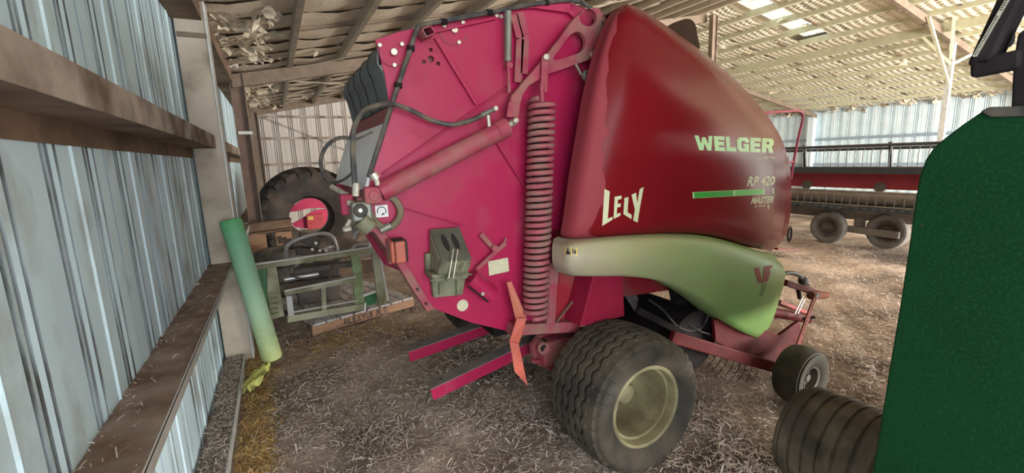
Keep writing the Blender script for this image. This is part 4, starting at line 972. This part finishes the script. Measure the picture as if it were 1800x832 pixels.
MB().prism(spline([ATX(x, y, 1.80) for x, y in ((1762, 52), (1775, 48), (1784, 58), (1780, 78), (1766, 84), (1760, 68))], 3, closed=True), (.004, 0, 0)).build('hanging_rag', m_belt, gm)

# combine header on its trailer, across the shed
HX = 9.75
hdr = thing('combine_header', 'long red combine header with black tined reel on the transport trailer', 'header', (HX+.6, 6, .55))
def H(mb, nm, mat, **k): return mb.build(nm, mat, k.pop('parent', hdr), **k)
Y0, Y1 = 2.2, 8.05
zz = lambda px, py: ATX(px, py, HX)
H(MB().box((HX+.55, Y0, 1.06), (HX+.62, Y1, 1.44)), 'back_panel', m_headred); H(MB().box((HX+.40, Y0, 1.36), (HX+.62, Y1, 1.44)), 'top_beam', m_headred, bev=.01)
H(MB().box((HX-.1, Y0, .88), (HX+.55, Y1, .94)), 'table', m_headgr)
for yy in (Y0, Y1-.04): H(MB().box((HX-.2, yy, .80), (HX+.6, yy+.04, 1.5)), 'end_sheet', m_headred, bev=.01)
for yy in (3.0, 4.35, 5.7, 7.05): H(MB().disc((HX+.54, yy, 1.10), .10, (-1, 0, 0), .03), 'rib_foot', m_headgr)
# upper reel (black bars and tines)
for xx, zt in ((HX+.1, 1.90), (HX+.3, 1.84), (HX+.2, 1.48)):
    H(MB().cyl((xx, Y0, zt), (xx, Y1, zt), .028, 8), 'reel_bar', m_headdk)
for k in range(46):
    yy = Y0+.07+k*.138
    mb = MB().tube([(HX+.1, yy, 1.90), (HX+.06, yy, 1.72), (HX+.09, yy, 1.44)], .007, 5); H(mb, 'reel_tine', m_headdk)
for yy in (2.6, 4.1, 5.6, 7.1, 8.3): H(MB().bar((HX+.15, yy, 1.95), (HX+.25, yy, 1.42), .05, .05), 'reel_arm', m_headdk)
H(MB().box((HX+.02, Y0, 1.38), (HX+.07, Y1, 1.50)), 'reel_slat', m_headdk)
# lower cutterbar and grey reel
for zt in (1.06, .80): H(MB().cyl((HX-.25, Y0, zt), (HX-.25, Y1, zt), .022, 8), 'guard_rod', m_headgr)
for k in range(46): yy = Y0+.07+k*.138; H(MB().bar((HX-.25, yy, 1.06), (HX-.24, yy, .80), .012, .012), 'guard_tine', m_headgr)
H(MB().lathe((0, 0, 0), [(0, 0)], 3) if False else MB().cyl((HX-.05, Y0, .92), (HX-.05, Y1, .92), .13, 18), 'auger', m_headgr, smooth=True)
for k in range(46): yy = Y0+.05+k*.138; H(MB().bar((HX-.42, yy, .76), (HX-.22, yy, .78), .05, .03), 'knife_finger', m_headdk)
H(MB().box((HX-.30, Y0, .72), (HX+.5, Y1, .77)), 'cutter_bar', m_headdk)
tr = thing('header_trailer', 'grey header trailer on two small wheels in the far bay', 'trailer', (HX, 5, 0))
MB().box((HX+.05, 2.2, .50), (HX+.15, 8.8, .70)).build('side_beam', m_headgr, tr, bev=.01); MB().box((HX+1.2, 2.2, .50), (HX+1.3, 8.8, .70)).build('side_beam', m_headgr, tr, bev=.01)
for yy in (2.5, 4.4, 6.5, 8.5): MB().box((HX+.1, yy, .52), (HX+1.25, yy+.1, .62)).build('cross_beam', m_headgr, tr)
MB().bar((HX-.02, 4.95, .33), (HX-.02, 3.75, .30), .06, .13).build('bogie_beam', m_headgr, tr, bev=.008); MB().box((HX+.02, 4.35, .3), (HX+.14, 4.5, .55)).build('hanger', m_headgr, tr)
MB().bar((HX+.1, 6.0, .42), (HX+.1, 11, .30), .08, .1).build('drawbar', m_headgr, tr)
for (yy, r) in ((4.88, .325), (3.98, .335)):
    c = V((HX-.09 if yy > 4.5 else HX+.10, yy, r))
    rot = tyre_mesh((0, 0, 0), r, .10, .19, None, 40, ny=10, crown=.02)
    mbx = MB(); mbx.add([(c.x+p[1], c.y+p[0], c.z+p[2]) for p in rot.v], rot.f); wo = mbx.build('trailer_tyre', m_tyreg, tr, smooth=True)
    MB().lathe(c, [(-.085, .20), (-.06, .17), (-.03, .165), (-.02, .12), (-.05, .10), (-.05, .05), (-.08, .045), (-.08, 0)], 30, 'x').build('trailer_rim', m_grab, tr, smooth=True)

# big tractor tyre standing at the end
BT = thing('tractor_tyre', 'huge black tractor tyre with bar lugs standing upright without a rim', 'tyre', (.50, 9.2, 0))
c = V((.50, 9.25, .95)); R_, hw, rr = .925, .42, .365
mb = MB(); prof = [(-hw*.7, rr), (-hw*.85, rr+.04), (-hw, rr+.22), (-hw*.98, rr+.36), (-hw*.86, R_-.09), (-hw*.5, R_-.055), (0, R_-.045), (hw*.5, R_-.055), (hw*.86, R_-.09), (hw, rr+.3), (hw*.85, rr+.04), (hw*.7, rr), (hw*.6, rr-.01), (-hw*.6, rr-.01), (-hw*.7, rr)]
ca, sa = math.cos(.02), math.sin(.02)
mb.lathe(c, prof, 64); mb.build('tyre_casing', m_tyre2, BT, smooth=True)
lugs = 22
for k in range(lugs):
    for s in (-1, 1):
        a0 = 2*math.pi*(k+(.5 if s > 0 else 0))/lugs; vs = []; n = 7
        for i in range(n):
            t = i/(n-1); y_ = s*(.02+(hw*1.0-.02)*t); a = a0-.34*t
            rt = R_-.0 if t < .75 else R_-.0-(t-.75)*.48; rb = rt-.075
            wd = .050+.030*t
            for (da, r_) in ((-wd, rb), (-wd*.75, rt), (wd*.75, rt), (wd, rb)):
                ang = a+da/R_*1.0; vs.append((c.x+r_*math.cos(ang), c.y+y_, c.z+r_*math.sin(ang)))
        fs = [(i*4+j, i*4+j+1, (i+1)*4+j+1, (i+1)*4+j) for i in range(n-1) for j in range(3)]+[(0, 1, 2, 3), tuple((n-1)*4+j for j in (3, 2, 1, 0))]
        m_ = MB(); m_.add(vs, fs); m_.build('tread_lug', m_tyre2, BT)
MB().lathe(c+V((0, .04, 0)), [(hw*.70, rr-.004), (hw*.55, rr-.02), (hw*.40, rr-.004)], 64).build('bead_ring', m_white, BT, smooth=True)

# red implement behind the tyre
im = thing('red_implement', 'bright pinkish red implement frame seen through the big tyre', 'implement', (.9, 11.2, 0))
for q in (((478, 366), (520, 360), (535, 347), (566, 346), (585, 360), (585, 366), (545, 366), (520, 372), (478, 376)), ((505, 398), (530, 385), (548, 372), (566, 368), (600, 366), (600, 400), (540, 402))):
    MB().prism(pp(q, 11.1), (0, .06, 0)).build('frame_arm', m_impl, im, bev=.006)
MB().box(AT(538, 378, 11.0), AT(570, 400, 11.12)).build('gearbox', m_headred, im, bev=.01); MB().box(AT(541, 381, 10.98), AT(551, 386, 11.0)).build('warning_plate', m_yellow, im)
for px in (515, 590): p = AT(px, 392, 11.15); MB().box(p-V((.04, .03, p.z)), p+V((.04, .03, 0))).build('stand', m_impl, im)
MB().bar(AT(520, 350, 11.15), AT(500, 372, 11.15), .03, .03).build('linkage_rod', m_impl, im); p = AT(500, 372, 11.15)

# leaning roll of net wrap and its loose tail
p0 = V((-.19, 4.68, .0)); p1 = V((-.43, 5.02, 1.40)); p1 = ATX(404, 388, -.36); p1 = V((-.345, 4.93, 1.40)); d = (p1-p0).normalized()
nr = thing('net_roll', 'long light green roll of net wrap leaning against the wall post', 'net roll', tuple(p0))
def rollmesh(p0, p1, r):
    mb = MB(); d = (p1-p0).normalized(); L_ = (p1-p0).length
    pts = [p0+d*L_*t for t in (0, .008, .016, .25, .5, .75, .984, .992, 1)]; R_ = [r-.012, r-.003, r, r*1.0, r*.99, r*1.0, r, r-.003, r-.012]
    return mb.tube(pts, R_, 32)
p0r = GND(483, 632, .02)+V((0, .08, .0)); p0r = V((-.20, 4.78, .05)); p1r = V((-.34, 4.9, 1.41))
a_ = GND(480, 640, .0); b_ = AT(404, 386, a_.y+.18)
rl = rollmesh(V((a_.x, a_.y+.05, .03)), AT(405, 386, a_.y+.12), .092).build('roll', m_net, nr, smooth=True)
mb = MB(); rows = []
for i in range(14):
    t = i/13; base = GND(470-34*t**.7, 648+44*t, .02); wd = .03+.045*math.sin(math.pi*min(1, t*1.2))+.02*t
    rows.append([base+V((wd*(u-.5)*2, wd*(u-.5)*.8, .03*math.sin(u*9+t*11)+.02*(1-abs(u-.5)*2)+.02)) for u in [k/6 for k in range(7)]])
mb.grid(rows); tl_ = mb.build('loose_tail', m_netloose, nr, smooth=2)

# pallet
pal = thing('pallet', 'weathered wooden pallet with stencilled side board under the green frame', 'pallet', (.9, 6.2, 0))
A, Bc = GND(548, 572, .13), GND(727, 522, .13); ex = (Bc-A).normalized(); ey = V((-ex.y, ex.x, 0)); PLn = (Bc-A).length; PD = 1.42
def PT(u, v, z): q = A+ex*u+ey*v; return V((q.x, q.y, z))
nb = 8
for k in range(nb):
    u0 = PLn*k/nb+.008; u1 = PLn*(k+1)/nb-.012
    MB().hexa([PT(u0, 0, .108), PT(u1, 0, .108), PT(u1, PD, .108), PT(u0, PD, .108), PT(u0, 0, .13), PT(u1, 0, .13), PT(u1, PD, .13), PT(u0, PD, .13)]).build('deck_board', m_wood, pal, bev=.003)
for v0 in (.0, .58, PD-.045): 
    so = MB().hexa([PT(0, v0, .0), PT(PLn, v0, .0), PT(PLn, v0+.045, .0), PT(0, v0+.045, .0), PT(0, v0, .106), PT(PLn, v0, .106), PT(PLn, v0+.045, .106), PT(0, v0+.045, .106)]).build('stringer', m_woodb, pal, bev=.003)
    if v0 == 0: s0 = so
for k, chh in enumerate('ALEXVUIJLT'):
    for_w = .34 if chh in 'I' else .8
    tp = text_polys(chh, ((.0, .0), (1, 0), (1, 1), (0, 1)), 0, .01); vs = []; fs = []
    for p in tp:
        n = len(vs); vs += [PT(.36+.058*(k+.8*0+x*for_w), -.0025, .098-.075*y_) for x, y_ in p]; fs.append(tuple(range(n, n+len(p))))
    mk('stencil_letter', vs, fs, m_ink, s0)

# olive-green fork carriage frame standing on the pallet
fc = thing('fork_carriage', 'olive green steel fork carriage frame standing on the pallet', 'frame', (.45, 5.5, .13))
FY = lambda px: 5.42+.09*(px-470)/200
def FA(px, py): return AT(px, py, FY(px))
def fbar(pa, pb, w_, h_, nm, mat, bev=.004): MB().bar(FA(*pa), FA(*pb), w_, h_).build(nm, mat, fc, bev=bev)
fbar((448, 470), (664, 438), .06, .055, 'top_bar', m_oliveg); MB().bar(FA(448, 466)+V((0, -.01, .01)), FA(664, 434)+V((0, -.01, .01)), .045, .014).build('top_lip', m_lip, fc)
MB().bar(FA(500, 516), FA(625, 491), .05, .05).build('mid_bar', m_oliveg, fc, bev=.004); MB().bar(FA(500, 512)+V((0, -.01, .006)), FA(625, 487)+V((0, -.01, .006)), .04, .014).build('mid_lip', m_lip, fc)
fbar((505, 561), (640, 538), .06, .075, 'bottom_bar', m_oliveg); MB().bar(FA(510, 550)+V((0, -.01, .006)), FA(630, 528)+V((0, -.01, .006)), .04, .012).build('bottom_lip', m_lip, fc)
fbar((568, 502), (570, 548), .05, .05, 'spacer', m_oliveg); fbar((508, 520), (512, 556), .06, .05, 'spacer', m_lip)
MB().prism([FA(x, y) for x, y in ((469, 472), (478, 467), (486, 470), (494, 520), (500, 556), (478, 562), (470, 520))], (0, .05, 0)).build('left_side_plate', m_oliveg, fc, bev=.004)
MB().prism([FA(x, y) for x, y in ((452, 474), (468, 471), (471, 540), (458, 530))], (0, .3, 0)).build('left_gusset', m_greend, fc, bev=.004)
MB().prism([FA(x, y) for x, y in ((616, 449), (626, 443), (634, 460), (642, 541), (624, 545), (620, 480))], (0, .05, 0)).build('middle_upright', m_greeny, fc, bev=.004)
MB().prism([FA(x, y)+V((0, -.04, 0)) for x, y in ((652, 442), (664, 440), (680, 531), (664, 537))], (0, .05, 0)).build('right_upright', m_oliveg, fc, bev=.004)
MB().bar(FA(667, 446)+V((0, -.03, 0)), FA(681, 528)+V((0, -.03, 0)), .02, .012).build('upright_edge', m_lip, fc)
MB().prism([FA(x, y) for x, y in ((636, 460), (655, 457), (657, 478), (640, 482))], (0, .03, 0)).build('brown_plate', m_rust, fc)
MB().prism([FA(x, y) for x, y in ((640, 522), (662, 516), (662, 533), (642, 540))], (0, .06, 0)).build('green_foot', m_greend, fc, bev=.004)
MB().bar(FA(637, 520), FA(660, 512), .04, .03).build('white_foot_edge', m_lip, fc); MB().bar(FA(641, 531)+V((0, -.05, 0)), FA(640, 543)+V((0, -.05, 0)), .02, .02).build('white_tag', m_white, fc)
for i in range(5): MB().bar(FA(476, 516+i*9)+V((0, -.02, 0)), FA(489, 514+i*9)+V((0, -.02, 0)), .03, .012).build('ratchet_tooth', m_greeny, fc)
# black hydraulic grab with hoops lying behind it
gb = thing('hydraulic_grab', 'black hydraulic grab with bent grey tube hoops behind the green frame', 'grab', (.5, 6.4, .13))
def GA(px, py, Y=6.1): return AT(px, py, Y)
def gt_(pts, r, mat, Y=6.1, nm='hoop_tube'): MB().tube(spline([GA(x, y, Y) for x, y in pts], 6), r, 8).build(nm, mat, gb, smooth=True)
gt_(((506, 500), (503, 465), (503, 440), (508, 430), (525, 421), (550, 413), (570, 411), (583, 416), (590, 428), (595, 448)), .026, m_chrome)
gt_(((515, 495), (520, 470), (535, 455), (560, 442), (590, 432)), .022, m_chrome, 6.25); gt_(((622, 420), (628, 408), (640, 406), (648, 420), (650, 438)), .02, m_chrome, 6.0); gt_(((618, 440), (625, 432), (645, 430), (655, 436), (652, 446), (630, 450), (618, 444)), .018, m_chrome, 6.0)
for (pa, pb, w_, h_, Y) in (((516, 478), (625, 463), .10, .07, 6.0), ((510, 500), (600, 490), .12, .08, 6.1), ((525, 415), (560, 428), .2, .12, 6.3), ((520, 440), (575, 445), .2, .10, 6.3), ((585, 425), (650, 440), .2, .16, 6.4), ((500, 470), (512, 495), .08, .10, 6.0)):
    MB().bar(GA(*pa, Y), GA(*pb, Y), w_, h_).build('grab_arm', m_grab, gb, bev=.012)
MB().cyl(GA(500, 492, 5.95), GA(560, 482, 5.95), .03, 12).build('grab_cylinder', m_chrome, gb, smooth=True); MB().cyl(GA(498, 505, 5.95), GA(530, 500, 5.95), .04, 12).build('grab_cylinder', m_grab, gb, smooth=True)
for pts in (((510, 485), (530, 490), (560, 488), (580, 478), (590, 455), (605, 445), (620, 443)), ((515, 495), (545, 503), (575, 495), (585, 470), (600, 450))): gt_(pts, .010, m_hose, 5.85, 'hydraulic_hose')
for x, y in ((555, 427), (562, 440), (580, 434), (573, 440), (549, 438)): MB().disc(GA(x, y, 6.2), .02, t=.03, n=8).build('grab_bolt', m_zinc, gb)
for i in range(4): MB().bar(GA(490+9*i, 416+2*i, 6.25), GA(494+9*i, 428+2*i, 6.25), .06, .05).build('coupler_tooth', m_grab, gb, bev=.006)
p = GA(560, 490, 6.3); MB().box((p.x-.28, 6.12, .14), (p.x+.25, 6.42, .62)).build('grab_base', m_grab, gb, bev=.02)
# rusty beam and worn grey tyre in the corner
rb = thing('rusty_beam', 'short rusty brown steel beam lying on blocks in front of the big tyre', 'beam', (-.15, 7.9, 0))
a_, b_ = AT(436, 402, 8.2), AT(512, 392, 8.25)
a_.x = -.46
MB().bar(a_+V((0, 0, .07)), b_+V((0, 0, .07)), .24, .02).build('beam_flange', m_rust, rb); MB().bar(a_-V((0, 0, .08)), b_-V((0, 0, .08)), .3, .02).build('beam_flange', m_rust, rb)
MB().bar(a_, b_, .03, .14).build('beam_web', m_rust, rb)
for px in (452, 498): p = AT(px, 410, 8.22); MB().box((p.x-.12, p.y-.12, 0), (p.x+.12, p.y+.12, a_.z-.09)).build('beam_block', m_woodb, rb, bev=.01)
p = AT(487, 440, 7.3)
for i, lab in enumerate(('worn smooth grey tyre lying on top of the stack below the rusty beam', 'grey tyre in the middle of the stack in the corner', 'grey tyre at the bottom of the stack in the corner')):
    hh = p.z/3
    wt = thing('worn_tyre', lab, 'tyre', (-.06, 7.42, p.z-hh*(i+1)), 'worn tyres stacked in the corner')
    pr = [(-hh*.47, .22), (-hh*.5, .30), (-hh*.4, .36), (-hh*.25, .385), (hh*.25, .385), (hh*.4, .36), (hh*.5, .30), (hh*.47, .22), (-hh*.47, .22)]
    MB().lathe((-.02+.02*i, 7.42, p.z-hh*(i+.5)), pr, 44, 'z').build('tyre_casing', m_tyreg, wt, smooth=True)
